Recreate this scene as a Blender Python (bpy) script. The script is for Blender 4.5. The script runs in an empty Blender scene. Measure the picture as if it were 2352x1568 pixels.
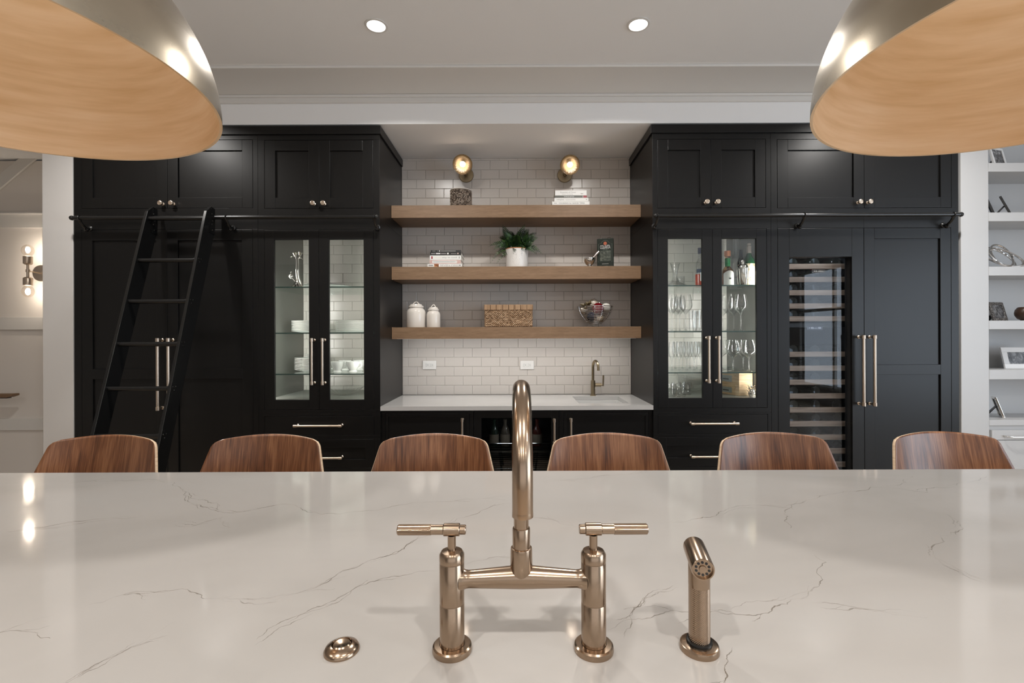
import bpy, bmesh, math, random
from mathutils import Vector, Matrix
random.seed(7)
PI = math.pi
D = bpy.data
SC = bpy.context.scene
COL = SC.collection

# ------------------------------------------------------------------ camera
F, VX, VY, ROLL, CZ = 1089.0, 1186.5, 770.0, 0.0039, 1.4125   # focal length and vanishing point in px of 2352x1568
cam = D.cameras.new('camera')
cam.sensor_width = 36.0
cam.lens = F / 2352.0 * 36.0
cam.shift_x = -(VX - 1176.0) / 2352.0
cam.shift_y = (VY - 784.0) / 2352.0
cam.clip_start = 0.02
camo = D.objects.new('camera', cam)
COL.objects.link(camo)
cr, sr = math.cos(ROLL), math.sin(ROLL)
camo.matrix_world = Matrix(((cr, sr, 0, 0), (0, 0, -1, 0), (-sr, cr, 0, CZ), (0, 0, 0, 1)))
SC.camera = camo

# ------------------------------------------------------------------ world, exposure, large lights
w = D.worlds.new('world')
SC.world = w
w.use_nodes = True
w.node_tree.nodes['Background'].inputs[0].default_value = (0.75, 0.85, 1.0, 1)
w.node_tree.nodes['Background'].inputs[1].default_value = 0.6
SC.view_settings.view_transform = 'Standard'
SC.view_settings.look = 'None'
SC.view_settings.gamma = 1.0
SC.view_settings.use_curve_mapping = False
SC.view_settings.exposure = -0.45

def area(name, loc, size, power, col=(1, 1, 1), rot=(0, 0, 0), sy=None, shape=None, spread=180):
    l = D.lights.new(name, 'AREA')
    l.energy = power; l.color = col; l.size = size
    l.shape = shape or ('RECTANGLE' if sy else 'SQUARE')
    if sy: l.size_y = sy
    l.spread = math.radians(spread)
    o = D.objects.new(name, l); COL.objects.link(o)
    o.location = loc; o.rotation_euler = rot
    return o
def point(name, loc, r, power, col):
    l = D.lights.new(name, 'POINT'); l.energy = power; l.color = col; l.shadow_soft_size = r
    o = D.objects.new(name, l); COL.objects.link(o); o.location = loc
    return o
# daylight entering by the tall windows of the right-hand wall and the rear wall
area('window_daylight', (6.143, -1.2, 1.55), 2.3, 230, (0.74, 0.86, 1.0), (0, math.radians(90), 0), sy=4.2)
area('window_daylight', (0.6, -4.443, 1.6), 6.2, 34, (0.93, 0.95, 1.0), (math.radians(90), 0, 0), sy=2.2)

# ------------------------------------------------------------------ measuring helpers
def P(px, py, Y):
    x, y = px - VX, py - VY
    return ((x - ROLL * y) / F * Y, Y, CZ - (y + ROLL * x) / F * Y)
def PX(px, Y, py=770): return P(px, py, Y)[0]
def PZ(py, Y, px=1186.5): return P(px, py, Y)[2]

# ------------------------------------------------------------------ mesh helpers
ORG = {}
class MB:
    def __init__(s): s.v = []; s.f = []; s.m = []; s.cm = 0
    def add(s, vs, fs):
        b = len(s.v); s.v += [tuple(p) for p in vs]
        for f in fs: s.f.append(tuple(i + b for i in f)); s.m.append(s.cm)
        return s
    def box(s, x0, x1, y0, y1, z0, z1):
        return s.add([(x0,y0,z0),(x1,y0,z0),(x1,y1,z0),(x0,y1,z0),(x0,y0,z1),(x1,y0,z1),(x1,y1,z1),(x0,y1,z1)],
                     [(0,3,2,1),(4,5,6,7),(0,1,5,4),(1,2,6,5),(2,3,7,6),(3,0,4,7)])
    def prism(s, poly, y0, y1, ax='Y'):
        n = len(poly)
        def q(a, b, t): return (a, t, b) if ax == 'Y' else ((t, a, b) if ax == 'X' else (a, b, t))
        vs = [q(a, b, y0) for a, b in poly] + [q(a, b, y1) for a, b in poly]
        fs = [tuple(range(n)), tuple(range(2*n-1, n-1, -1))] + [(i, i+n, (i+1) % n + n, (i+1) % n) for i in range(n)]
        return s.add(vs, fs)
    def lathe(s, prof, c=(0,0,0), seg=24, ax=(0,0,1), sx=1.0):
        ax = Vector(ax).normalized()
        q = Vector((0,0,1)).rotation_difference(ax)
        c = Vector(c); vs = []; fs = []; rows = []
        for r, z in prof:
            if r < 1e-7: rows.append([len(vs)]); vs.append(c + q @ Vector((0,0,z)))
            else:
                rows.append(list(range(len(vs), len(vs)+seg)))
                for k in range(seg):
                    a = 2*PI*k/seg
                    vs.append(c + q @ Vector((r*math.cos(a)*sx, r*math.sin(a), z)))
        for A, B in zip(rows, rows[1:]):
            if len(A) == 1 and len(B) == 1: continue
            for k in range(seg):
                k2 = (k+1) % seg
                if len(A) == 1: fs.append((A[0], B[k2], B[k]))
                elif len(B) == 1: fs.append((A[k], A[k2], B[0]))
                else: fs.append((A[k], A[k2], B[k2], B[k]))
        return s.add(vs, fs)
    def cyl(s, a, b, r, seg=16, r2=None):
        a, b = Vector(a), Vector(b); L = (b-a).length; r2 = r if r2 is None else r2
        return s.lathe([(0,0),(r,0),(r2,L),(0,L)], a, seg, b-a)
    def tube(s, pts, r, seg=10, closed=False, cap=True):
        pts = [Vector(p) for p in pts]; n = len(pts)
        rr = r if isinstance(r, (list, tuple)) else [r]*n
        tang = []
        for i in range(n):
            a = pts[(i-1) % n] if (closed or i > 0) else pts[i]
            b = pts[(i+1) % n] if (closed or i < n-1) else pts[i]
            tang.append((b-a).normalized())
        up = Vector((0,0,1)) if abs(tang[0].z) < .9 else Vector((0,1,0))
        nrm = (up - tang[0]*up.dot(tang[0])).normalized(); vs = []; fs = []
        for i in range(n):
            if i: 
                nrm = tang[i-1].rotation_difference(tang[i]) @ nrm
                nrm = (nrm - tang[i]*nrm.dot(tang[i])).normalized()
            bn = tang[i].cross(nrm)
            for k in range(seg):
                a = 2*PI*k/seg
                vs.append(pts[i] + (nrm*math.cos(a) + bn*math.sin(a))*rr[i])
        for i in range(n if closed else n-1):
            j = (i+1) % n
            for k in range(seg):
                k2 = (k+1) % seg
                fs.append((i*seg+k, i*seg+k2, j*seg+k2, j*seg+k))
        if cap and not closed:
            fs.append(tuple(range(seg-1, -1, -1))); fs.append(tuple(range((n-1)*seg, n*seg)))
        return s.add(vs, fs)
    def ring(s, c, R, r, seg=28, ts=6, ax=(0,0,1)):
        q = Vector((0,0,1)).rotation_difference(Vector(ax))
        return s.tube([Vector(c) + q @ Vector((R*math.cos(2*PI*k/seg), R*math.sin(2*PI*k/seg), 0)) for k in range(seg)], r, ts, True)
    def sphere(s, c, r, seg=20, n=12, sz=1.0, noise=0):
        prof = [(r*math.sin(PI*i/n), -r*sz*math.cos(PI*i/n)) for i in range(n+1)]
        prof[0] = (0, -r*sz); prof[-1] = (0, r*sz)
        b = len(s.v); s.lathe(prof, c, seg)
        if noise:
            cc = Vector(c)
            for i in range(b, len(s.v)):
                s.v[i] = tuple(cc + (Vector(s.v[i])-cc)*(1+random.uniform(-noise, noise)))
        return s
    def grid(s, fn, nu, nv, closeu=False):
        vs = [fn(i/(nu if closeu else nu-1), j/(nv-1)) for j in range(nv) for i in range(nu)]
        fs = [(j*nu+i, j*nu+(i+1) % nu, (j+1)*nu+(i+1) % nu, (j+1)*nu+i) for j in range(nv-1) for i in range(nu if closeu else nu-1)]
        return s.add(vs, fs)
    def xf(s, M, start=0):
        for i in range(start, len(s.v)): s.v[i] = tuple(M @ Vector(s.v[i]))
        return s
    def mesh(s, name, off=(0,0,0), smooth=35):
        me = D.meshes.new(name); ox, oy, oz = off
        me.from_pydata([(x-ox, y-oy, z-oz) for x, y, z in s.v], [], s.f)
        if any(s.m): me.polygons.foreach_set('material_index', s.m)
        bm = bmesh.new(); bm.from_mesh(me)
        bmesh.ops.recalc_face_normals(bm, faces=bm.faces); bm.to_mesh(me); bm.free()
        if smooth:
            me.polygons.foreach_set('use_smooth', [True]*len(me.polygons))
            me.set_sharp_from_angle(angle=math.radians(smooth))
        me.update()
        return me
    def build(s, name, mat, parent=None, local=False, bevel=0, smooth=35, org=None, solid=0, subd=0, rim=0):
        if org is not None: off = org
        elif parent is not None and not local: off = ORG.get(parent.name, (0,0,0))
        else: off = (0,0,0)
        me = s.mesh(name, off, smooth)
        for m_ in (mat if isinstance(mat, (list, tuple)) else [mat]): me.materials.append(m_)
        o = D.objects.new(name, me); COL.objects.link(o)
        if parent is not None:
            o.parent = parent; ORG[o.name] = off
        else:
            o.location = off; ORG[o.name] = off
        if solid:
            md = o.modifiers.new('solid', 'SOLIDIFY'); md.thickness = solid; md.offset = 0; md.material_offset_rim = rim
        if bevel:
            md = o.modifiers.new('bevel', 'BEVEL'); md.width = bevel; md.segments = 2; md.limit_method = 'ANGLE'; md.angle_limit = math.radians(40)
        if subd:
            md = o.modifiers.new('sub', 'SUBSURF'); md.levels = subd; md.render_levels = subd
        return o

def tag(o, label=None, cat=None, group=None, kind=None):
    if label: o['label'] = label
    if cat: o['category'] = cat
    if group: o['group'] = group
    if kind: o['kind'] = kind
    return o
def thing(name, label, cat, loc=(0,0,0), rz=0, group=None):
    o = D.objects.new(name, None); COL.objects.link(o)
    o.empty_display_size = .05
    o.location = loc; o.rotation_euler = (0, 0, rz)
    ORG[o.name] = tuple(loc)
    return tag(o, label, cat, group)
def copy_tree(o, parent=None):
    c = o.copy(); COL.objects.link(c); c.parent = parent
    for ch in list(o.children): copy_tree(ch, c)
    return c
def struct(name, mb, mat, bevel=0, smooth=0):
    return tag(mb.build(name, mat, bevel=bevel, smooth=smooth), kind='structure')
ORD = ['lowest','second','third','fourth','fifth','sixth','seventh','eighth','ninth','tenth','eleventh','twelfth']

# ------------------------------------------------------------------ materials
def newmat(name):
    m = D.materials.new(name); m.use_nodes = True
    nt = m.node_tree; return m, nt, nt.nodes['Principled BSDF']
def mat(name, col, rough=.5, metal=0, spec=.5, emit=None, es=0, coat=0, bump=None):
    m, nt, b = newmat(name)
    b.inputs['Base Color'].default_value = (*col, 1)
    b.inputs['Roughness'].default_value = rough
    b.inputs['Metallic'].default_value = metal
    b.inputs['Specular IOR Level'].default_value = spec
    if coat: b.inputs['Coat Weight'].default_value = coat
    if emit:
        b.inputs['Emission Color'].default_value = (*emit, 1); b.inputs['Emission Strength'].default_value = es
    if bump:
        sc_, st = bump
        n = nt.nodes.new('ShaderNodeTexNoise'); n.inputs['Scale'].default_value = sc_
        t = nt.nodes.new('ShaderNodeTexCoord'); nt.links.new(t.outputs['Object'], n.inputs['Vector'])
        bp = nt.nodes.new('ShaderNodeBump'); bp.inputs['Strength'].default_value = st; bp.inputs['Distance'].default_value = .002
        nt.links.new(n.outputs['Fac'], bp.inputs['Height']); nt.links.new(bp.outputs['Normal'], b.inputs['Normal'])
    return m
def streak(name, cols, scale, rough=.5, metal=0, spec=.5, detail=4, dist=0, fine=None, rnd=False, bump=0, pos=(.3,.7), roughvar=0):
    """colour from stretched noise: scale is (x,y,z) frequency; fine adds a second, finer layer"""
    m, nt, b = newmat(name); N, L = nt.nodes.new, nt.links.new
    tc = N('ShaderNodeTexCoord'); vec = tc.outputs['Object']
    if rnd:
        oi = N('ShaderNodeObjectInfo'); ad = N('ShaderNodeVectorMath'); ad.operation = 'ADD'
        ml = N('ShaderNodeMath'); ml.operation = 'MULTIPLY'; ml.inputs[1].default_value = 37.0
        L(oi.outputs['Random'], ml.inputs[0]); L(vec, ad.inputs[0]); L(ml.outputs[0], ad.inputs[1]); vec = ad.outputs[0]
    mp = N('ShaderNodeMapping'); mp.inputs['Scale'].default_value = scale; L(vec, mp.inputs['Vector'])
    n1 = N('ShaderNodeTexNoise'); n1.inputs['Scale'].default_value = 1; n1.inputs['Detail'].default_value = detail
    n1.inputs['Distortion'].default_value = dist; L(mp.outputs[0], n1.inputs['Vector'])
    fac = n1.outputs['Fac']
    if fine:
        mp2 = N('ShaderNodeMapping'); mp2.inputs['Scale'].default_value = fine; L(vec, mp2.inputs['Vector'])
        n2 = N('ShaderNodeTexNoise'); n2.inputs['Scale'].default_value = 1; n2.inputs['Detail'].default_value = 3; L(mp2.outputs[0], n2.inputs['Vector'])
        mx = N('ShaderNodeMix'); mx.inputs[0].default_value = .45; L(fac, mx.inputs[2]); L(n2.outputs['Fac'], mx.inputs[3]); fac = mx.outputs[0]
    rp = N('ShaderNodeValToRGB'); el = rp.color_ramp.elements
    k = len(cols)
    while len(el) < k: el.new(.5)
    for i, c in enumerate(cols):
        el[i].position = pos[0] + (pos[1]-pos[0])*i/(k-1); el[i].color = (*c, 1)
    L(fac, rp.inputs[0]); L(rp.outputs[0], b.inputs['Base Color'])
    b.inputs['Roughness'].default_value = rough; b.inputs['Metallic'].default_value = metal; b.inputs['Specular IOR Level'].default_value = spec
    if roughvar:
        mr = N('ShaderNodeMapRange'); mr.inputs[3].default_value = rough-roughvar; mr.inputs[4].default_value = rough+roughvar
        L(fac, mr.inputs[0]); L(mr.outputs[0], b.inputs['Roughness'])
    if bump:
        bp = N('ShaderNodeBump'); bp.inputs['Strength'].default_value = bump; bp.inputs['Distance'].default_value = .001
        L(fac, bp.inputs['Height']); L(bp.outputs['Normal'], b.inputs['Normal'])
    return m
def island(name, cols, rough=.7):
    """each loose strand or bead picks its own colour"""
    m, nt, b = newmat(name); N, L = nt.nodes.new, nt.links.new
    g = N('ShaderNodeNewGeometry'); rp = N('ShaderNodeValToRGB'); el = rp.color_ramp.elements
    while len(el) < len(cols): el.new(.5)
    for i, c in enumerate(cols): el[i].position = i/(len(cols)-1); el[i].color = (*c, 1)
    L(g.outputs['Random Per Island'], rp.inputs[0]); L(rp.outputs[0], b.inputs['Base Color'])
    b.inputs['Roughness'].default_value = rough
    return m
def glass(name, tint=(1,1,1), rough=.01, base=.04, power=4.0, top=.9, gl=(1,1,1)):
    """thin glass sheet: clear, with reflection growing towards grazing view"""
    m = D.materials.new(name); m.use_nodes = True; nt = m.node_tree; nt.nodes.clear(); N, L = nt.nodes.new, nt.links.new
    out = N('ShaderNodeOutputMaterial'); mx = N('ShaderNodeMixShader'); tr = N('ShaderNodeBsdfTransparent'); g = N('ShaderNodeBsdfGlossy')
    tr.inputs[0].default_value = (*tint, 1); g.inputs['Roughness'].default_value = rough; g.inputs[0].default_value = (*gl, 1)
    lw = N('ShaderNodeLayerWeight'); lw.inputs[0].default_value = .5
    pw = N('ShaderNodeMath'); pw.operation = 'POWER'; pw.inputs[1].default_value = power
    mr = N('ShaderNodeMapRange'); mr.inputs[3].default_value = base; mr.inputs[4].default_value = top
    L(lw.outputs['Facing'], pw.inputs[0]); L(pw.outputs[0], mr.inputs[0]); L(mr.outputs[0], mx.inputs[0])
    L(tr.outputs[0], mx.inputs[1]); L(g.outputs[0], mx.inputs[2]); L(mx.outputs[0], out.inputs[0])
    return m
def emit(name, col, s):
    m = D.materials.new(name); m.use_nodes = True; nt = m.node_tree; nt.nodes.clear()
    e = nt.nodes.new('ShaderNodeEmission'); o = nt.nodes.new('ShaderNodeOutputMaterial')
    e.inputs[0].default_value = (*col, 1); e.inputs[1].default_value = s; nt.links.new(e.outputs[0], o.inputs[0])
    return m

M = {}
M['wall'] = mat('white_wall_paint', (.56, .54, .52), .55, bump=(180, .03))
M['trimw'] = mat('white_trim_paint', (.72, .705, .68), .4)
M['ceil'] = mat('ceiling_paint', (.87, .872, .875), .75)
M['white'] = mat('white_cabinet_paint', (.53, .53, .53), .35)
M['black'] = mat('satin_black_paint', (.0042, .0040, .0039), .34, spec=.30, bump=(420, .012))
M['blackm'] = mat('black_metal', (.006, .006, .006), .24, spec=.5)
M['inside'] = mat('cabinet_interior_paint', (.18, .175, .158), .45)
M['tile'] = mat('glazed_white_tile', (.60, .555, .51), .24, spec=.5, bump=(9, .10))
M['grout'] = mat('tile_grout', (.46, .425, .39), .7)
M['oak'] = streak('rift_oak', [(.14,.080,.041),(.20,.119,.064),(.25,.156,.091)], (5, 60, 60), .5, fine=(22, 300, 300), bump=.15)
M['walnut'] = streak('walnut_veneer', [(.062,.020,.008),(.20,.076,.030),(.37,.168,.076)], (16, 6, 1.4), .32, spec=.6, detail=6, dist=1.4, fine=(210, 40, 5), rnd=True, pos=(.32,.66))
M['ply'] = streak('plywood_edge', [(.55,.38,.24),(.72,.55,.38)], (20,20,160), .5)
M['quartz'] = streak('white_quartz', [(.345,.326,.304),(.385,.364,.342),(.398,.38,.36)], (1.2,2.2,1), .075, spec=.5, detail=5, dist=.6)
M['quartz2'] = streak('counter_quartz', [(.38,.372,.36),(.425,.417,.405)], (2,3,1), .08, detail=5)
M['bronze'] = mat('brushed_bronze', (.375,.278,.20), .21, 1.0)
M['bronze_d'] = mat('dark_bronze', (.10,.065,.04), .35, 1.0)
M['champ'] = mat('champagne_metal', (.64,.54,.44), .30, 1.0)
M['brass'] = mat('antique_brass', (.36,.29,.19), .3, 1.0)
M['steel'] = mat('polished_steel', (.72,.70,.67), .12, 1.0)
M['silver'] = mat('polished_silver', (.78,.75,.71), .1, 1.0)
M['chrome'] = mat('chrome_wire', (.70,.68,.66), .15, 1.0)
M['shade_out'] = streak('aged_brass_shell', [(.30,.25,.185),(.42,.365,.285),(.48,.42,.335)], (3,3,7), .27, 1.0, detail=5, dist=.5, roughvar=.06)
M['shade_in'] = streak('gold_leaf_lining', [(.58,.38,.20),(.71,.51,.32),(.80,.63,.45)], (1.6,1.6,11), .55, .15, detail=6, dist=.4, fine=(6,6,70), pos=(.3,.7))
M['porcelain'] = mat('white_porcelain', (.80,.78,.75), .12)
M['ceramic'] = mat('cream_ceramic', (.70,.65,.59), .16)
M['pane'] = glass('window_pane', (.97,.985,.98), base=.035, top=.75)
M['shelfglass'] = glass('glass_shelf', (.90,.96,.94), base=.05, top=.7)
M['shelfedge'] = mat('glass_shelf_edge', (.03,.06,.05), .15)
M['clear'] = glass('crystal', (.965,.972,.97), base=.06, power=2.0, top=.95)
M['frost'] = glass('frosted_bottle', (.80,.83,.83), rough=.45, base=.38, power=1.4, top=.9)
M['dark_glass'] = glass('smoked_door_glass', (.74,.76,.78), base=.016, power=4, top=.7)
M['paper'] = mat('book_pages', (.72,.68,.60), .8)
M['bwhite'] = mat('white_book_cover', (.74,.73,.70), .35)
M['bblack'] = mat('black_book_cover', (.012,.010,.010), .35)
M['bgrey'] = mat('olive_grey_cover', (.10,.10,.085), .4)
M['bred'] = mat('red_print', (.30,.02,.03), .4)
M['bpink'] = mat('dotted_pink_cover', (.62,.47,.42), .45)
M['bphoto'] = streak('cover_photo', [(.04,.015,.01),(.35,.12,.04),(.6,.35,.2)], (60,60,60), .4)
M['ink'] = mat('dark_ink', (.02,.02,.02), .5)
M['inkg'] = mat('grey_ink', (.30,.29,.28), .5)
M['inkw'] = mat('white_ink', (.75,.74,.72), .5)
M['leaf'] = streak('fern_leaf', [(.004,.012,.004),(.012,.036,.009),(.055,.12,.025)], (30,30,30), .4, rnd=True)
M['terra'] = mat('terracotta_rim', (.42,.17,.07), .7)
M['soil'] = mat('soil', (.02,.014,.01), .9)
M['seagrass'] = island('seagrass_strand', [(.20,.115,.058),(.40,.26,.15),(.56,.40,.26)], .7)
M['bead'] = island('wood_bead', [(.02,.013,.01),(.16,.11,.075),(.42,.34,.27),(.55,.47,.39)], .55)
M['lens'] = emit('downlight_lens', (1.0, .95, .88), 14)
M['bulb'] = emit('bulb_filament', (1.0, .88, .72), 14)
M['led'] = emit('led_strip', (1.0, .97, .93), 4)
M['display'] = emit('fridge_display', (.85,.9,1.0), 1.6)

# ================================================================== the room
YF, YB = 3.35, 4.0           # cabinet front plane, tiled wall plane
CEIL, SOF = 3.104, 2.9075
XO = 3.125
struct('floor', MB().box(-6.3, 6.3, -4.6, 7.2, -.05, 0), streak('oak_floor', [(.42,.33,.24),(.54,.44,.34)], (2, 14, 1), .4, fine=(10,150,1)))
struct('ceiling', MB().box(-6.3, 6.3, -4.6, 7.2, CEIL+.016, CEIL+.1), M['ceil'])
struct('trim_1', MB().box(-6.3, 6.3, 2.99, YF-.001, CEIL, CEIL+.0155), M['trimw'], bevel=.003)
M['rear'] = mat('rear_room_paint', (.45,.44,.43), .6)
struct('wall_upper', MB().box(-6.3, 6.3, YF, YF+.60, SOF, CEIL+.015).box(-3.348, 6.3, YF+.601, 4.2, SOF, CEIL+.015), M['ceil'])
struct('trim_2', MB().box(-6.3, 6.3, YF-.022, YF-.0005, 3.052, CEIL-.0005).box(-6.3, 6.3, YF-.034, YF-.0225, 3.085, CEIL-.0005), M['trimw'], bevel=.003)
struct('wall_left', MB().box(-3.348, -3.133, YF, 4.6, 0, SOF-.001), M['wall'], bevel=.002)
struct('wall_right', MB().box(6.15, 6.3, -4.6, 7.2, 0, CEIL), M['wall'])
struct('wall_far_left', MB().box(-6.3, -6.15, -4.6, 7.2, 0, CEIL), M['wall'])
struct('wall_rear', MB().box(-6.15, 6.15, -4.6, -4.45, 0, CEIL), M['rear'])
struct('wall_pier', MB().box(3.142, 3.338, YF, 4.2, 0, SOF-.001), M['white'], bevel=.002)
# windows in the unseen walls that the daylight comes from
for n_, (x0, x1, y0, y1) in enumerate([(6.09, 6.140, -3.4, 1.0), (-2.6, 3.8, -4.440, -4.39)]):
    mb = MB()
    hx = x1-x0 > .5
    a0, a1 = (x0, x1) if hx else (y0, y1)
    for k in range(5):
        c = a0 + (a1-a0)*k/4
        mb.box(*((c-.03, c+.03, y0, y1) if hx else (x0, x1, c-.03, c+.03)), .35, 2.75)
    for z in (.35, 1.9, 2.70): mb.box(x0, x1, y0, y1, z-.03, z+.03)
    struct('window_%d' % (n_+1), mb, M['trimw'])

# tiled wall of the niche ------------------------------------------------------
NX = .9645
wb = struct('wall_back', MB().box(-XO, XO, YB+.004, YB+.2, 0, SOF-.001), M['grout'])
TPX, TPZ, TG = .1552, .0790, .0022
def tile_mesh(wid, hgt):
    mb = MB(); a, b = wid/2, hgt/2; c = .0022
    mb.add([(-a,0,-b),(a,0,-b),(a,0,b),(-a,0,b),(-a,-.0022,-b),(a,-.0022,-b),(a,-.0022,b),(-a,-.0022,b),
            (-a+c,-.0036,-b+c),(a-c,-.0036,-b+c),(a-c,-.0036,b-c),(-a+c,-.0036,b-c)],
           [(0,1,5,4),(1,2,6,5),(2,3,7,6),(3,0,4,7),(4,5,9,8),(5,6,10,9),(6,7,11,10),(7,4,8,11),(8,9,10,11)])
    me = mb.mesh('tile', smooth=0); me.materials.append(M['tile']); return me
TM = {}
def tiles(parent, x0, x1, z0, z1, ph, skip=(), zref=.914):
    """running bond between x0..x1, z0..z1; alike tiles share their mesh"""
    org = ORG.get(parent.name, (0,0,0)); n = 0
    r0 = int(math.floor((z0-zref)/TPZ))
    for r in range(r0, r0+60):
        za, zb = max(zref + r*TPZ, z0), min(zref + (r+1)*TPZ, z1)
        if zb - za < .008: continue
        if any(s0 <= za and zb <= s1 for s0, s1 in skip): continue
        k0 = ph + (0 if r % 2 else .5*TPX)
        k = math.floor((x0-k0)/TPX)
        while k0 + k*TPX < x1:
            a, b = max(k0 + k*TPX, x0), min(k0 + (k+1)*TPX, x1); k += 1
            if b - a < .008: continue
            key = (round(b-a, 4), round(zb-za, 4))
            if key not in TM: TM[key] = tile_mesh(b-a-TG, zb-za-TG)
            o = D.objects.new('tile', TM[key]); COL.objects.link(o); o.parent = parent
            o.location = ((a+b)/2-org[0], YB+.004-org[1], (za+zb)/2-org[2]); n += 1
    return n
SHZ = []      # shelf z ranges
for (py0, py1) in ((470.5, 499), (611.5, 641), (750.5, 777.5)):
    SHZ.append((PZ(py1, 3.662), PZ(py0, 3.662)))
tiles(wb, -NX, NX, .914, SOF-.001, PX(936.5, YB), skip=[(a-.002, b+.002) for a, b in SHZ])

# hall beyond the left pier ------------------------------------------------------
YH = 4.55
hw = struct('wall_hall', MB().box(-6.15, -3.35, YH, YH+.1, 0, CEIL), mat('hall_paint', (.76,.72,.68), .5))
for n_, (pa, pb, pr) in enumerate(((491, 523, .02), (728, 757, .02), (962, 988, .02))):
    struct('trim_%d' % (n_+3), MB().box(-6.15, -3.35, YH-pr, YH-.0005, PZ(pb, YH-pr, 50), PZ(pa, YH-pr, 50)), M['trimw'], bevel=.002)
a0 = P(-200, 600, YH-.02); a1 = P(130, 324, YH-.02)
struct('trim_6', MB().prism([(a0[0], a0[2]), (a1[0], a1[2]), (a1[0], a1[2]+.14), (a0[0], a0[2]+.14)], YH-.02, YH-.0005), M['trimw'], bevel=.004)
struct('trim_7', MB().box(-6.15, -3.35, YH-.05, YH-.0005, PZ(491, YH-.05, 50)+.001, PZ(487, YH-.05, 50)), M['trimw'], bevel=.004)

# recessed downlights ----------------------------------------------------------------
def downlight(x, y, label, e):
    t = thing('recessed_downlight', label, 'ceiling light', (x, y, CEIL+.016), group='recessed downlights in the ceiling')
    z = CEIL+.016
    MB().lathe([(.048,-.0005),(.062,-.0005),(.062,-.004),(.050,-.006),(.048,-.0005)], (x,y,z), 32).build('trim_ring', M['trimw'], t)
    MB().lathe([(0,-.0015),(.049,-.0015)], (x,y,z), 32).build('lens', M['lens'], t)
    area('downlight_lamp', (x, y, z-.008), .10, e, (1, .965, .92), shape='DISK', spread=154)
zc = CEIL+.016
lx, rx = P(864, 55, 1)[0], P(1466, 53, 1)[0]
ly = F*(zc-CZ)/(VY-57.0)
downlight(lx*ly, ly, 'recessed ceiling downlight over the left of the open shelves', 30)
downlight(rx*ly, ly, 'recessed ceiling downlight over the right of the open shelves', 30)
for x in (-2.6, -.76, .66, 2.6):
    for y in (-.4, -2.4):
        area('downlight_lamp', (x, y, zc-.008), .10, 30, (1, .965, .92), shape='DISK', spread=154)
for x in (-2.6, 2.6): area('downlight_lamp', (x, ly, zc-.008), .10, 30, (1, .965, .92), shape='DISK', spread=154)

# ================================================================== cabinets
def bar_handle(parent, a, b, yface, r=.0085, so=.048, name='handle', m=None):
    """straight bar pull between two (x,z) ends, standing off the face by so"""
    mb = MB(); A = Vector((a[0], yface-so, a[1])); B = Vector((b[0], yface-so, b[1])); d = (B-A).normalized()
    mb.cyl(A+d*.012, B-d*.012, r, 14)
    for p, s in ((A, d), (B, -d)):
        mb.lathe([(0,0),(r*.9,0),(r*1.28,.002),(r*1.28,.026),(r*.9,.028),(0,.028)], p, 14, s)
        q = p + s*.014
        mb.cyl(q, (q.x, yface+.0005, q.z), r*.62, 10)
        mb.lathe([(0,0),(r*1.15,0),(r*1.15,.005),(r*.7,.009),(0,.009)], (q.x, yface+.0003, q.z), 12, (0,-1,0))
    return mb.build(name, m or M['champ'], parent)
def knob(parent, x, z, yface):
    mb = MB().lathe([(0,-.001),(.011,-.001),(.011,.004),(.006,.008),(.006,.022),(.016,.026),(.0165,.036),(.0145,.038),(.012,.0385),(.012,.037),(0,.037)], (x, yface, z), 20, (0,-1,0))
    return mb.build('knob', M['champ'], parent)
def shaker(parent, x0, x1, z0, z1, y=YF, st=.074, mid=None, pane=None, top=None, bot=None, side=None, name='door', th=.02, rec=.011, m=None):
    """inset door: stiles and rails as one frame, recessed panel or glass as its sub-part"""
    m = m or M['black']
    tp = st if top is None else top; bt = st if bot is None else bot
    sl, sr_ = (st, st) if side is None else side
    mb = MB()
    mb.box(x0, x0+sl, y, y+th, z0, z1); mb.box(x1-sr_, x1, y, y+th, z0, z1)
    mb.box(x0+sl, x1-sr_, y, y+th, z1-tp, z1); mb.box(x0+sl, x1-sr_, y, y+th, z0, z0+bt)
    if mid: mb.box(x0+sl, x1-sr_, y, y+th, mid[0], mid[1])
    d = mb.build(name, m, parent, bevel=.0012, smooth=0)
    segs = [(z0+bt, z1-tp)] if not mid else [(z0+bt, mid[0]), (mid[1], z1-tp)]
    for a, b in segs:
        if pane: MB().box(x0+sl-.004, x1-sr_+.004, y+.010, y+.0135, a-.004, b+.004).build('pane', pane, d, smooth=0)
        else: MB().box(x0+sl-.001, x1-sr_+.001, y+rec, y+th-.001, a-.001, b+.001).build('panel', m, d, smooth=0)
    return d
def face_frame(parent, x0, x1, z0, z1, ops, y=YF, th=.02):
    """face frame: the x0..x1, z0..z1 board with rectangular openings stacked in z: ops = [(ox0, ox1, oz0, oz1)]"""
    mb = MB(); ops = sorted(ops, key=lambda o: o[2]); z = z0
    for a, b, c, d in ops:
        if c > z: mb.box(x0, x1, y, y+th, z, c)
        mb.box(x0, a, y, y+th, c, d); mb.box(b, x1, y, y+th, c, d); z = d
    if z < z1: mb.box(x0, x1, y, y+th, z, z1)
    return mb.build('face_frame', M['black'], parent, smooth=0, bevel=.0008)
G = .0022
def two_doors(t, x0, xm, x1, z0, z1, **k):
    return (shaker(t, x0+G, xm-G/2, z0+G, z1-G, **k), shaker(t, xm+G/2, x1-G, z0+G, z1-G, **k))

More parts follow.
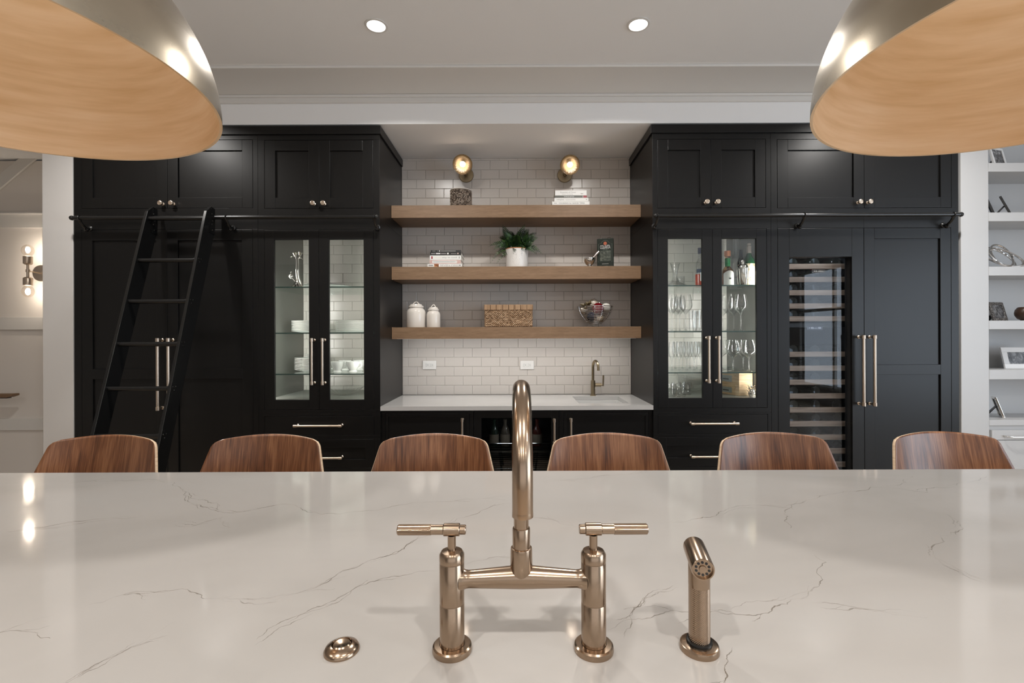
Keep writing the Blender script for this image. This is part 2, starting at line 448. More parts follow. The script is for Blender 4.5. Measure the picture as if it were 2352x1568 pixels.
ZT = PZ(307, YF)             # underside of crown
ZM = PZ(500.5, YF)           # joint between wall-high units and uppers
XL, XR = PX(593.6, YF), PX(1771.6, YF)
XM = .0006
UP = [('left', -XO, XL-XM, 187.3, 384, 580.8, 'above the ladder', (366, 391)),
      ('left', XL+XM, -NX, 607.3, 733, 857.5, 'above the cabinet of white plates', (717, 741)),
      ('right', NX, XR-XM, 1509.5, 1633, 1759, 'above the cabinet of wine glasses', (1625, 1650)),
      ('right', XR+XM, XO, 1784.8, 1985, 2185.4, 'above the wine fridge', (1978, 2001))]
for side, x0, x1, da, dm, db, where, kn in UP:
    t = thing('upper_cabinet', 'black shaker upper cabinet with two doors and round knobs ' + where, 'cabinet', ((x0+x1)/2, YF+.3, ZM), group='black upper cabinets')
    a, m_, b = PX(da, YF, 400), PX(dm, YF, 400), PX(db, YF, 400)
    z0, z1 = PZ(479.5, YF, da) if side == 'left' else PZ(477, YF, da), PZ(320.5, YF, da) if side == 'left' else PZ(318.5, YF, da)
    z0 = PZ(478.5 if side == 'left' else 477.5, YF, (da+db)/2); z1 = PZ(321 if side == 'left' else 319, YF, (da+db)/2)
    MB().box(x0, x1, YF+.0205, YB+.003, ZM+.0005, ZT-.0005).build('body', M['black'], t, smooth=0)
    face_frame(t, x0, x1, ZM+.0005, ZT-.0005, [(a, b, z0, z1)])
    d1, d2 = two_doors(t, a, m_, b, z0, z1)
    zk = PZ(466 if side == 'left' else 462.8, YF-.03, kn[0])
    knob(d1, PX(kn[0], YF-.036, 466), zk, YF); knob(d2, PX(kn[1], YF-.036, 466), zk, YF)
# black crown on each tower
for n_, s in enumerate((-1, 1)):
    e0, e1 = sorted((s*(NX-.012), s*XO)); r0, r1 = sorted((s*(NX-.012), s*(NX-.0005)))
    mb = MB().box(e0, e1, YF-.012, YF-.0005, ZT-.002, PZ(288.5, YF)).box(*sorted((s*(NX+.0005), s*XO)), YF, YF+.2, ZT+.0005, PZ(288.5, YF)-.001)
    mb.box(r0, r1, YF, YB-.005, ZT-.002, PZ(288.5, YF))
    struct('trim_%d' % (8+n_), mb, M['black'], bevel=.0015)

# ---- pantry behind the ladder
t = thing('pantry_cabinet', 'tall black two-door pantry cabinet behind the ladder', 'cabinet', (-2.47, YF+.3, 0))
x0, x1 = -XO, XL-XM
ztop = PZ(527, YF, 384)
MB().box(x0, x1, YF+.0205, YB+.003, .0, ZM-.0005).build('body', M['black'], t, smooth=0)
a, m_, b = PX(187.3, YF, 700), PX(384, YF, 700), PX(580.8, YF, 700)
face_frame(t, x0, x1, .001, ZM-.0005, [(a, b, .11, ztop)])
mr = (PZ(870, YF, 384), PZ(847, YF, 384))
d1, d2 = two_doors(t, a, m_, b, .11, ztop, mid=mr)
for d, px in ((d1, 362), (d2, 386.5)):
    bar_handle(d, (PX(px, YF-.048, 860), PZ(943, YF-.048, px)), (PX(px, YF-.048, 860), PZ(776, YF-.048, px)), YF, r=.0105)

# ---- glass fronted display cabinets with drawers beneath
SHELF_Z = (1.768, 1.439, 1.144); FLOOR_Z = .957
ZI = ZM-.010              # inner top of the display cabinets
ZJ = PZ(948.5, YF)           # joint display / drawers
def display(s, lab, x0, x1, da, dm, db, g, hy, hx):
    t = thing('display_cabinet', lab, 'cabinet', ((x0+x1)/2, YF+.3, ZJ))
    xa, xb = x0+.022, x1-.022
    mb = MB().box(x0, xa-.0005, YF+.0205, YB+.003, ZJ+.0005, ZM-.0005).box(xb+.0005, x1, YF+.0205, YB+.003, ZJ+.0005, ZM-.0005)
    mb.box(xa, xb, YF+.0205, YB+.003, ZI, ZM-.0005).box(xa, xb, YF+.0205, YB+.003, ZJ+.0005, FLOOR_Z)
    mb.build('body', M['black'], t, smooth=0)
    mb = MB().box(xa-.0004, xa+.004, YF+.0225, YB-.006, FLOOR_Z+.0005, ZI-.0005).box(xb-.004, xb+.0004, YF+.0225, YB-.006, FLOOR_Z+.0005, ZI-.0005)
    mb.box(xa+.004, xb-.004, YF+.0225, YB-.006, FLOOR_Z+.0003, FLOOR_Z+.0015)
    mb.build('lining', M['inside'], t, smooth=0)
    pa, pm, pb = PX(da, YF, 740), PX(dm, YF, 740), PX(db, YF, 740)
    z0, z1 = PZ(hy[1], YF, dm), PZ(hy[0], YF, dm)
    face_frame(t, x0, x1, ZJ+.0005, ZM-.0005, [(pa, pb, z0, z1)])
    ds = []
    for (q0, q1, gl, gr) in ((pa+G, pm-G/2, g[0], g[1]), (pm+G/2, pb-G, g[2], g[3])):
        gl, gr = PX(gl, YF, 740), PX(gr, YF, 740)
        ds.append(shaker(t, q0, q1, z0+G, z1-G, pane=M['pane'], side=(gl-q0, q1-gr), top=z1-G-PZ(hy[2], YF, dm), bot=PZ(hy[3], YF, dm)-z0-G))
    for d, px in zip(ds, hx[:2]):
        bar_handle(d, (PX(px, YF-.048, 830), PZ(hx[3], YF-.048, px)), (PX(px, YF-.048, 830), PZ(hx[2], YF-.048, px)), YF, r=.008)
    for z in SHELF_Z:
        o = MB().box(xa+.005, xb-.005, YF+.05, YB-.012, z-.009, z).build('glass_shelf', M['shelfglass'], t, smooth=0)
        MB().box(xa+.005, xb-.005, YF+.0475, YF+.0498, z-.009, z).build('shelf_edge', M['shelfedge'], o, smooth=0)
    mb = MB().box(xa+.006, xb-.006, YF+.024, YF+.036, ZI-.006, ZI-.0008)
    mb.build('led_strip', M['led'], t, smooth=0)
    xs = (x0+x1)/2
    for xq in (xa+.012, xb-.012):
        area('cabinet_led', (xq, YF+.032, 1.45), .012, 6.5, (1, .975, .93), (math.radians(90), 0, 0), sy=.95, spread=170)
    bk = MB().box(xa+.0045, xb-.0045, YB-.002, YB+.0035, FLOOR_Z+.002, ZI-.001).build('back_panel', M['grout'], t, smooth=0)
    tiles(bk, xa+.005, xb-.005, FLOOR_Z+.002, ZI-.001, PX(936.5, YB))
    for c in bk.children: c.location.y -= .0065
    return t
display(-1, 'black cabinet with lit glass doors holding white plates and cups', XL+XM, -NX, 607.3, 732.5, 858.6, (629.8, 709.6, 755.9, 835.6), (526.7, 941, 550, 918), (716, 740.3, 776, 884.5))
display(1, 'black cabinet with lit glass doors holding bottles and stemware', NX, XR-XM, 1510.5, 1637, 1762, (1534.8, 1613.4, 1658.5, 1738), (525, 936.7, 547.7, 913.7), (1629, 1652, 771, 880))
def drawers(lab, x0, x1, da, db, y1, y2, hnd):
    t = thing('drawer_cabinet', lab, 'cabinet', ((x0+x1)/2, YF+.3, 0), group='black drawer cabinets')
    MB().box(x0, x1, YF+.0205, YB+.003, .0, ZJ-.0005).build('body', M['black'], t, smooth=0)
    a, b = PX(da, YF, 980), PX(db, YF, 980); pm = (da+db)/2
    zs = [(PZ(y1[1], YF, pm), PZ(y1[0], YF, pm)), (PZ(y2[1], YF, pm), PZ(y2[0], YF, pm)), (.13, PZ(y2[1]+9, YF, pm))]
    face_frame(t, x0, x1, .001, ZJ-.0005, [(a, b, z0, z1) for z0, z1 in zs])
    for k, (z0, z1) in enumerate(zs):
        if k == 0: d = MB().box(a+G, b-G, YF, YF+.02, z0+G, z1-G).build('drawer', M['black'], t, bevel=.0012, smooth=0)
        else: d = shaker(t, a+G, b-G, z0+G, z1-G, name='drawer', st=.06)
        zz = PZ(hnd[2+k], YF-.045, pm) if k < 2 else (z0+z1)/2
        bar_handle(d, (PX(hnd[0], YF-.045, 980), zz), (PX(hnd[1], YF-.045, 980), zz), YF, r=.0075, so=.045)
drawers('black drawer cabinet with bar pulls under the plate cabinet', XL+XM, -NX, 607.3, 859.5, (955.5, 999.5), (1008, 1075), (673, 785.5, 978, 1052))
drawers('black drawer cabinet with bar pulls under the glassware cabinet', NX, XR-XM, 1511, 1764, (951, 995.5), (1003, 1071), (1587, 1698, 973, 1049))

# ---- tall fridge panel at the far right
XD = PX(1985, YF, 760)
t = thing('fridge_column', 'tall black panelled door right of the wine fridge with long bar handle', 'cabinet', (2.8, YF+.3, 0))
MB().box(XD+.0003, XO, YF+.0205, YB+.003, .0, ZM-.0005).build('body', M['black'], t, smooth=0)
b = PX(2185.3, YF, 760); zt = PZ(523, YF, 1985)
MB().box(b, XO, YF, YF+.02, .001, ZM-.0005).box(XD+.0003, b, YF, YF+.02, zt, ZM-.0005).box(XD+.0003, b, YF, YF+.02, .001, .11).build('face_frame', M['black'], t, smooth=0, bevel=.0008)
d = shaker(t, XD+G/2, b-G, .11+G, zt-G, mid=(PZ(860, YF, 2085), PZ(837, YF, 2085)))
bar_handle(d, (PX(2009.5, YF-.05, 850), PZ(933, YF-.05, 2010)), (PX(2009.5, YF-.05, 850), PZ(769, YF-.05, 2010)), YF, r=.0105, so=.05)

# ---- wine fridge
t = thing('wine_fridge', 'tall built-in wine fridge with glass door and wooden bottle shelves', 'wine fridge', (2.1, YF+.3, 0))
FR = t
x0, x1 = XR+XM, XD-.0003
a = PX(1786.5, YF, 760)
mb = MB().box(x0, x0+.03, YF+.0205, YB+.003, 0, ZM-.0005).box(x1-.03, x1, YF+.0205, YB+.003, 0, ZM-.0005)
mb.box(x0+.03, x1-.03, YB-.02, YB+.003, 0, ZM-.0005).box(x0+.03, x1-.03, YF+.0205, YB-.02, PZ(560, YF), ZM-.0005).box(x0+.03, x1-.03, YF+.0205, YB-.02, 0, .25)
mb.build('body', mat('fridge_interior', (.045,.047,.05), .4), t, smooth=0)
MB().box(x0, a, YF, YF+.02, .001, ZM-.0005).box(a, x1, YF, YF+.02, zt, ZM-.0005).box(a, x1, YF, YF+.02, .001, .11).build('face_frame', M['black'], t, smooth=0, bevel=.0008)
gx0, gx1 = PX(1813.7, YF, 760), PX(1957.3, YF, 760); gz1 = PZ(589.5, YF, 1885); gz0 = .32
mb = MB().box(a+G, gx0, YF, YF+.02, .11+G, zt-G).box(gx1, x1-G/2, YF, YF+.02, .11+G, zt-G).box(gx0, gx1, YF, YF+.02, gz1, zt-G).box(gx0, gx1, YF, YF+.02, .11+G, gz0)
dr = mb.build('door', M['black'], t, bevel=.0012, smooth=0)
mb = MB().box(gx0-.012, gx0-.0005, YF+.0205, YF+.075, gz0-.01, gz1+.01).box(gx1+.0005, gx1+.012, YF+.0205, YF+.075, gz0-.01, gz1+.01)
mb.box(gx0-.0005, gx1+.0005, YF+.0205, YF+.075, gz1+.0005, gz1+.012).box(gx0-.0005, gx1+.0005, YF+.0205, YF+.075, gz0-.012, gz0-.0005)
mb.build('reveal', mat('door_reveal', (.003,.003,.003), .6), dr, smooth=0)
MB().box(gx0, gx1, YF+.055, YF+.059, gz0, gz1).build('pane', M['dark_glass'], dr, smooth=0)
bar_handle(dr, (PX(1984, YF-.05, 850), PZ(933, YF-.05, 1985)), (PX(1984, YF-.05, 850), PZ(769, YF-.05, 1985)), YF, r=.0105, so=.05)
wood = streak('fridge_shelf_beech', [(.36,.25,.18),(.50,.37,.28),(.58,.45,.35)], (6,60,60), .5, rnd=True)
YS = YF+.115
tops = [605.6, 635.6, 666, 696.6, 726, 807.5, 839.8, 871.7, 903.6, 935.5, 967.4, 998.5, 1030, 1061, 1093, 1125, 1157]
wine = []
for k, ty in enumerate(tops):
    z1 = PZ(ty, YS, 1880); z0 = z1-.037
    MB().box(x0+.032, x1-.032, YS, YS+.022, z0, z1).build('shelf', wood, t, bevel=.002, smooth=0)
    MB().box(x0+.04, x0+.06, YS+.023, YB-.04, z0+.005, z0+.02).box(x1-.06, x1-.04, YS+.023, YB-.04, z0+.005, z0+.02).box((x0+x1)/2-.01, (x0+x1)/2+.01, YS+.023, YB-.04, z0+.005, z0+.012).build('shelf_rack', M['blackm'], t, smooth=0)
    if k < 14: wine.append(z0+.012)
zb_ = PZ(742, YS, 1880)
MB().box(x0+.032, x1-.032, YS-.005, YB-.03, zb_-.03, zb_).build('divider', mat('divider_dark', (.02,.02,.021), .4), t, smooth=0)
MB().box(PX(1852, YS), PX(1888, YS), YS-.008, YS-.0055, PZ(757, YS, 1870), PZ(748.5, YS, 1870)).build('control_panel', mat('panel_violet', (.06,.06,.09), .3), t, smooth=0)
area('fridge_fill', ((x0+x1)/2, YF+.085, 2.035), .35, 1.2, (.92,.96,1), (math.radians(10), 0, 0), sy=.015)  # unseen fill light, added to lift the wooden shelf fronts
area('fridge_fill', (x0+.045, YF+.088, 1.22), .012, 2.6, (.95,.96,1), (math.radians(90), 0, math.radians(-50)), sy=1.5)  # second added fill, tucked behind the left stile

# ---- base units of the niche
YN = YF+.022
CT = .914
xs = [-NX, PX(1088, YN, 990), PX(1284, YN, 990), NX]
ztn = CT-.0315
for k, (lab, dpx, hpx) in enumerate((('black base cabinet door under the bar counter, left of the beverage fridge', (884.5, 1078), 1061.5),
                                     ('black base cabinet door under the bar sink', (1293.5, 1490), 1312))):
    q0, q1 = (xs[0], xs[1]-XM) if k == 0 else (xs[2]+XM, xs[3])
    t = thing('base_cabinet', lab, 'cabinet', ((q0+q1)/2, YN+.3, 0), group='black base cabinets under the bar counter')
    MB().box(q0+.0005, q1-.0005, YN+.0205, YB+.003, 0, .64).build('body', M['black'], t, smooth=0)
    a, b = PX(dpx[0], YN, 990), PX(dpx[1], YN, 990); z1 = ztn-.022
    face_frame(t, q0+.0005, q1-.0005, .001, ztn, [(a, b, .11, z1)], y=YN)
    d = shaker(t, a+G, b-G, .11+G, z1-G, y=YN, st=.02, rec=.006)
    bar_handle(d, (PX(hpx, YN-.045, 990), PZ(960, YN-.045, hpx)-.19), (PX(hpx, YN-.045, 990), PZ(960, YN-.045, hpx)), YN, r=.0075, so=.045)
t = thing('beverage_fridge', 'undercounter beverage fridge with dark glass door between the base cabinets', 'fridge', ((xs[1]+xs[2])/2, YN+.3, 0))
q0, q1 = xs[1], xs[2]
mb = MB().box(q0, q0+.02, YN+.021, YB+.003, 0, ztn).box(q1-.02, q1, YN+.021, YB+.003, 0, ztn).box(q0+.02, q1-.02, YB-.02, YB+.003, 0, ztn)
mb.box(q0+.02, q1-.02, YN+.021, YB-.02, ztn-.03, ztn).box(q0+.02, q1-.02, YN+.021, YB-.02, 0, .12).build('body', mat('cooler_interior', (.012,.012,.013), .4), t, smooth=0)
d = shaker(t, q0+G, q1-G, .11, ztn-.004, y=YN, st=.052, top=.052, pane=glass('cooler_glass', (.55,.57,.58), base=.05, top=.8))
bar_handle(d, (PX(1273.5, YN-.045, 990), PZ(961, YN-.045, 1274)-.19), (PX(1273.5, YN-.045, 990), PZ(961, YN-.045, 1274)), YN, r=.0075, so=.045)
for zr in (PZ(1013, 3.5), PZ(1032, 3.5), .45):
    mb = MB(); ya, yb = YN+.05, YB-.06
    mb.tube([(q0+.03,ya,zr),(q1-.03,ya,zr),(q1-.03,yb,zr),(q0+.03,yb,zr)], .004, 6, True)
    for k in range(1, 9) if zr < .6 else (): mb.cyl((q0+.03, ya+(yb-ya)*k/9, zr), (q1-.03, ya+(yb-ya)*k/9, zr), .0022, 6)
    mb.build('wire_rack', M['chrome'], t)
area('cooler_fill', ((q0+q1)/2, YN+.06, ztn-.035), .30, .7, (.95,.97,1), (math.radians(12), 0, 0), sy=.015)  # added fill light so the wire racks show in the dark interior

# ---- bar counter with its sink cut-out
sx0, sx1, sy0, sy1 = .452, .822, 3.475, 3.862
ctr = MB()
yfr = YF-.003
ctr.box(-NX+.0008, sx0, yfr, YB-.005, CT-.03, CT).box(sx1, NX-.0008, yfr, YB-.005, CT-.03, CT)
ctr.box(sx0, sx1, yfr, sy0, CT-.03, CT).box(sx0, sx1, sy1, YB-.005, CT-.03, CT)
tag(ctr.build('bar_counter', M['quartz2'], org=(0, 3.67, CT-.03), smooth=0), 'white quartz counter of the bar niche between the black towers', 'counter')
mb = MB(); e = .004
def sq(z, o): return [(sx0-o, sy0-o, z), (sx1+o, sy0-o, z), (sx1+o, sy1+o, z), (sx0-o, sy1+o, z)]
vs = sq(CT-.0332, .02) + sq(CT-.0332, -e) + sq(CT-.19, -.03) + sq(CT-.20, -.06)
mb.add(vs, [(i, (i+1) % 4, (i+1) % 4+4, i+4) for i in range(4)] + [(i+4, (i+1) % 4+4, (i+1) % 4+8, i+8) for i in range(4)] + [(i+8, (i+1) % 4+8, (i+1) % 4+12, i+12) for i in range(4)] + [(12,13,14,15)])
t = thing('bar_sink', 'small white undermount bar sink set in the counter', 'sink', ((sx0+sx1)/2, (sy0+sy1)/2, CT-.2))
mb.build('basin', mat('sink_fireclay', (.42,.415,.40), .15), t, solid=.004, bevel=.01)
MB().lathe([(0,.002),(.02,.002),(.03,.0035),(.032,.001)], ((sx0+sx1)/2, (sy0+sy1)/2, CT-.199), 20).build('drain', M['steel'], t)

# ---- floating shelves
SHY = 3.662
for k, ((z0, z1), lab) in enumerate(zip(SHZ, ('topmost floating oak shelf under the wall sconces', 'middle floating oak shelf carrying the fern', 'lowest floating oak shelf carrying the wicker basket'))):
    t = thing('floating_shelf', lab, 'shelf', (0, SHY, z0), group='floating oak shelves')
    MB().box(-NX+.001, NX-.001, SHY, YB-.0045, z0, z1).build('board', M['oak'], t, bevel=.0012, smooth=0)
    if k == 2:
        MB().box(-NX+.03, NX-.03, SHY+.05, SHY+.062, z0-.0005, z0-.0002).build('led_strip', M['led'], t, smooth=0)
        area('shelf_led', (0, SHY+.056, z0-.003), 1.85, 4.7, (.99, .985, .96), (math.radians(8), 0, 0), sy=.012)
SZ = [z1 for z0, z1 in SHZ]

# ================================================================== ladder and its rails
ZR = 2.234; YR = 3.27
def ladder_rail(lab, xa, xb, brk):
    t = thing('ladder_rail', lab, 'ladder rail', ((xa+xb)/2, YR, ZR), group='black ladder rails')
    mb = MB().cyl((xa, YR, ZR), (xb, YR, ZR), .0135, 16)
    for x in (xa, xb): mb.sphere((x, YR, ZR), .0165, 14, 8)
    mb.build('rail', M['blackm'], t)
    for x in brk:
        mb = MB().tube([(x, YF-.001, ZR-.055), (x, YF-.030, ZR-.062), (x, YF-.058, ZR-.045), (x, YR+.002, ZR-.022), (x, YR, ZR-.012)], [.013, .010, .009, .009, .013], 10)
        mb.lathe([(0,0),(.019,0),(.019,.006),(.011,.012),(0,.012)], (x, YF, ZR-.055), 14, (0,-1,0))
        mb.lathe([(0,0),(.010,.003),(.014,.012),(.010,.022),(0,.024)], (x, YF-.030, ZR-.085), 10)
        mb.ring((x, YR, ZR), .0155, .004, 14, 6, (1,0,0))
        mb.build('bracket', M['blackm'], t)
ladder_rail('black ladder rail across the left tower with the ladder hooked on', PX(165, YR, 500), PX(864, YR, 500), (PX(183, YR, 500), PX(520, YR, 500), PX(860, YR, 500)))
ladder_rail('black ladder rail across the right tower without a ladder', PX(1506, YR, 494), PX(2207, YR, 494), (PX(1510, YR, 494), PX(1847, YR, 494), PX(2190, YR, 494)))

LX0, LX1 = -2.506, -2.106
KL = .2915; ZL = 2.31
def LY(z): return YR-.045 - KL*(ZL - z)
t = thing('library_ladder', 'black metal rolling library ladder leaning against the pantry cabinet', 'ladder', ((LX0+LX1)/2, LY(0), 0))
for x in (LX0, LX1):
    prof = []
    zt_, dp = 2.285, .092
    pts = [(LY(0), 0), (LY(zt_-.09), zt_-.09), (LY(zt_-.09)+.022, zt_-.02), (LY(zt_)+.045, zt_+.022), (LY(zt_)+.085, zt_+.015), (LY(zt_)+.085, zt_-.13), (LY(0)+dp, 0)]
    st = MB().prism(pts, x-.010, x+.010, 'X').build('side_rail', M['blackm'], t, bevel=.002, smooth=0)
    MB().cyl((x+.012, LY(0)+.045, .045), (x+.04, LY(0)+.045, .045), .045, 20).build('wheel', M['blackm'], st)
    # hook plate and bolts at the head
    mb = MB().prism([(LY(zt_)+.02, zt_-.16), (LY(zt_)+.075, zt_-.17), (LY(zt_)+.078, zt_-.01), (LY(zt_)+.04, zt_+.01)], x+.0105, x+.014, 'X')
    for yy, zz in ((.045, -.03), (.055, -.075), (.045, -.10), (.05, -.14)):
        mb.lathe([(0,.005),(.005,.004),(.007,0)], (x+.014, LY(zt_)+yy, zt_+zz), 10, (1,0,0))
    mb.build('hook_plate', M['blackm'], st)
RUNG = [499, 596, 691, 790, 893, 1003, 1120, 1260]
Y0 = YR-.045
for py in RUNG:
    yc = py - 770 - ROLL*770
    a_ = yc/F
    z = (CZ - a_*(Y0 - KL*ZL))/(1+a_*KL)
    y = LY(z)+.028
    r = MB().cyl((LX0+.0105, y, z), (LX1-.0105, y, z), .0145, 14).build('rung', M['blackm'], t)
    if py != 499:
        mb = MB()
        for dy, dz in ((.02, .010), (.045, .010), (.03, -.012)):
            mb.lathe([(0,.004),(.004,.003),(.0055,0)], (LX1+.0102, LY(z)+dy, z+dz), 8, (1,0,0))
        mb.lathe([(.0145,0),(.019,0),(.019,.012),(.0145,.012)], (LX1-.0225, y, z), 14, (1,0,0))
        mb.build('bolts', M['steel'] if False else M['blackm'], r)

# ================================================================== niche fittings
# bar faucet
yb_, fx = 3.915, PX(1362, 3.915, 900)
t = thing('bar_faucet', 'slim bronze gooseneck bar faucet with side lever by the small sink', 'faucet', (fx, yb_, CT))
s_ = 3.915/F
MB().lathe([(0,0),(.025,0),(.025,.007),(.018,.009),(.018,.009)], (fx, yb_, CT), 24).build('base', M['brass'], t)
MB().lathe([(.0175,.009),(.0175,.124),(.011,.126),(0,.126)], (fx, yb_, CT), 24).build('body', M['brass'], t)
dx, dy = .030, -.085
pts = [(fx, yb_, CT+.12), (fx, yb_, CT+.235)]
for k in range(1, 13):
    a = PI*k/12; q = .5*(1-math.cos(a))
    pts.append((fx+dx*q, yb_+dy*q, CT+.235+.052*math.sin(a)))
pts.append((fx+dx, yb_+dy, CT+.212))
MB().tube(pts, .0108, 14).build('spout', M['brass'], t)
MB().cyl((fx+.017, yb_, CT+.088), (fx+.068, yb_, CT+.088), .0155, 18).cyl((fx+.068, yb_, CT+.088), (fx+.083, yb_, CT+.088), .007, 12).build('valve', M['brass'], t)
MB().cyl((fx+.083, yb_-.004, CT+.078), (fx+.085, yb_-.006, CT+.168), .0065, 12).build('lever', M['brass'], t)
# outlets
for lab, px, py in (('white horizontal wall outlet near the left end of the bar backsplash', 986.5, 838), ('white horizontal wall outlet near the middle of the bar backsplash', 1210.5, 838)):
    c = P(px, py, YB-.008); t = thing('wall_outlet', lab, 'outlet', c, group='outlets on the backsplash')
    yy = YB-.0045
    MB().box(c[0]-.0575, c[0]+.0575, yy-.006, yy, c[2]-.036, c[2]+.036).build('cover_plate', M['porcelain'], t, bevel=.002, smooth=0)
    MB().box(c[0]-.034, c[0]+.034, yy-.008, yy-.006, c[2]-.017, c[2]+.017).build('receptacle', M['bwhite'], t, bevel=.001, smooth=0)
    for sx_ in (-1, 1):
        mb = MB(); b0 = c[0]+sx_*.019
        mb.box(b0-.009, b0-.004, yy-.0084, yy-.0079, c[2]+.006, c[2]+.008).box(b0-.009, b0-.004, yy-.0084, yy-.0079, c[2]-.008, c[2]-.006)
        mb.lathe([(0,0),(.0027,0)], (b0+.006, yy-.0083, c[2]), 10, (0,-1,0)).build('slots', M['ink'], t, smooth=0)
# wall sconces of the niche
ribbed = glass('ribbed_glass', (.93,.86,.83), rough=.08, base=.10, power=2.2, top=.6)
for lab, bp, sp in (('brass wall sconce with ribbed glass shade above the woven vase', (1071, 402), (1062.5, 377)),
                    ('brass wall sconce with ribbed glass shade above the stacked cookbooks', (1297, 402), (1309, 378))):
    c = P(bp[0], bp[1], YB-.01); t = thing('wall_sconce', lab, 'wall lamp', c, group='brass wall sconces')
    ybk = YB-.0045
    MB().lathe([(0,.03),(.012,.03),(.018,.018),(.058,.012),(.062,.006),(.062,0),(0,0)], (c[0], ybk, c[2]), 32, (0,-1,0)).build('backplate', M['brass'], t)
    # arm sweeping forward and up to the shade
    ys = ybk-.215
    h = P(sp[0], sp[1], ys); hv = Vector((h[0], ys, h[2]))
    ax_ = Vector((0, -.82, -.57)).normalized()          # the shade opens forward and down
    neck = hv - ax_*.052
    MB().tube([(c[0], ybk-.028, c[2]), (c[0], ybk-.07, c[2]+.005), tuple(neck - ax_*.03), tuple(neck)], .0075, 10).build('arm', M['brass'], t)
    MB().lathe([(0,-.012),(.018,-.012),(.022,-.004),(.045,.006),(.064,.022),(.075,.042),(.079,.058),(.0775,.058),(.073,.043),(.062,.025),(.043,.010),(0,.004)], neck, 32, ax_).build('shade_cap', M['brass'], t)
    gl = MB()
    def gs(u, v, neck=neck, ax_=ax_):
        a = 2*PI*u; q = Vector((0,0,1)).rotation_difference(ax_)
        r = .024 + (.0645-.024)*math.sin(v*PI/2)**.85
        r *= 1 + .03*math.cos(18*a)
        return neck + q @ Vector((r*math.cos(a), r*math.sin(a), .012+.098*v))
    gl.grid(gs, 108, 9, True).build('glass_shade', ribbed, t)
    q_ = Vector((0,0,1)).rotation_difference(ax_)
    MB().ring(neck+ax_*.110, .0645, .0016, 54, 6, ax_).build('shade_rim', M['clear'], t)
    MB().cyl(neck+ax_*.004, neck+ax_*.032, .013, 14).build('socket', M['brass'], t)
    MB().sphere(tuple(neck+ax_*.052), .022, 18, 12).build('bulb', M['bulb'], t)
    point('sconce_lamp', tuple(neck+ax_*.052), .023, 4.2, (1, .82, .62))

# ---- hall sconce with two bulbs
c = P(64, 622, YH-.14); pl = P(95, 622, YH)
t = thing('hall_sconce', 'brass two-bulb wall sconce on the panelled hall wall', 'wall lamp', (c[0], YH, c[2]))
pz = c[2]-.004
MB().lathe([(0,.016),(.02,.016),(.076,.010),(.078,0),(0,0)], (pl[0], YH-.0004, pz), 32, (0,-1,0)).build('backplate', M['champ'], t)
MB().cyl((pl[0], YH-.015, pz), (c[0], YH-.14, c[2]), .006, 10).build('arm', M['champ'], t)
MB().cyl((c[0], YH-.14, c[2]-.06), (c[0], YH-.14, c[2]+.06), .0105, 12).lathe([(.0105,-.012),(.016,-.012),(.016,.012),(.0105,.012)], (c[0], YH-.14, c[2]), 14).build('stem', M['champ'], t)
bg = glass('bulb_glass', (1,.97,.93), base=.08, power=2, top=.7)
for s in (1, -1):
    so = MB().lathe([(0,.058),(.022,.058),(.032,.066),(.034,.070),(.034,.134),(.03,.136),(0,.136)], (c[0], YH-.14, c[2]), 24, (0,0,s)).build('socket', M['champ'], t)
    b_ = MB().sphere((c[0], YH-.14, c[2]+s*.190), .047, 24, 14, 1.18).build('bulb', bg, t)
    MB().sphere((c[0], YH-.14, c[2]+s*.185), .014, 12, 8, 1.4).build('filament', M['bulb'], b_)
    point('hall_bulb', (c[0], YH-.14, c[2]+s*.185), .02, 7.5, (1, .88, .74))
area('hall_fill', (-5.3, 3.9, CEIL-.02), .10, 34, (1, .92, .82), shape='DISK')  # unseen fill light added to brighten the hall, without a fixture
# wooden rail end on the hall wall
r0, r1 = P(-70, 908, YH-.14), P(40, 908, YH-.14)
mb = MB().prism([(r0[0], r0[2]-.014), (r1[0]-.05, r1[2]-.014), (r1[0], r1[2]+.002), (r1[0], r1[2]+.02), (r1[0]-.04, r1[2]+.02), (r0[0], r0[2]+.014)], YH-.19, YH-.12)
t = thing('wall_bench', 'light wooden handrail end in front of the panelled hall wall', 'handrail', (r1[0], YH-.14, r1[2]))
mb.build('rail', M['oak'], t, bevel=.003, smooth=0)
MB().box(r0[0], r1[0]-.06, YH-.175, YH-.135, r0[2]-.024, r0[2]-.0145).build('under_rail', M['bblack'], t, smooth=0)
MB().tube([(r0[0]+.1, YH-.155, r0[2]-.02), (r0[0]+.1, YH-.08, r0[2]-.06), (r0[0]+.1, YH-.0005, r0[2]-.06)], .008, 10).build('bracket', M['bblack'], t)
t.name = 'handrail'

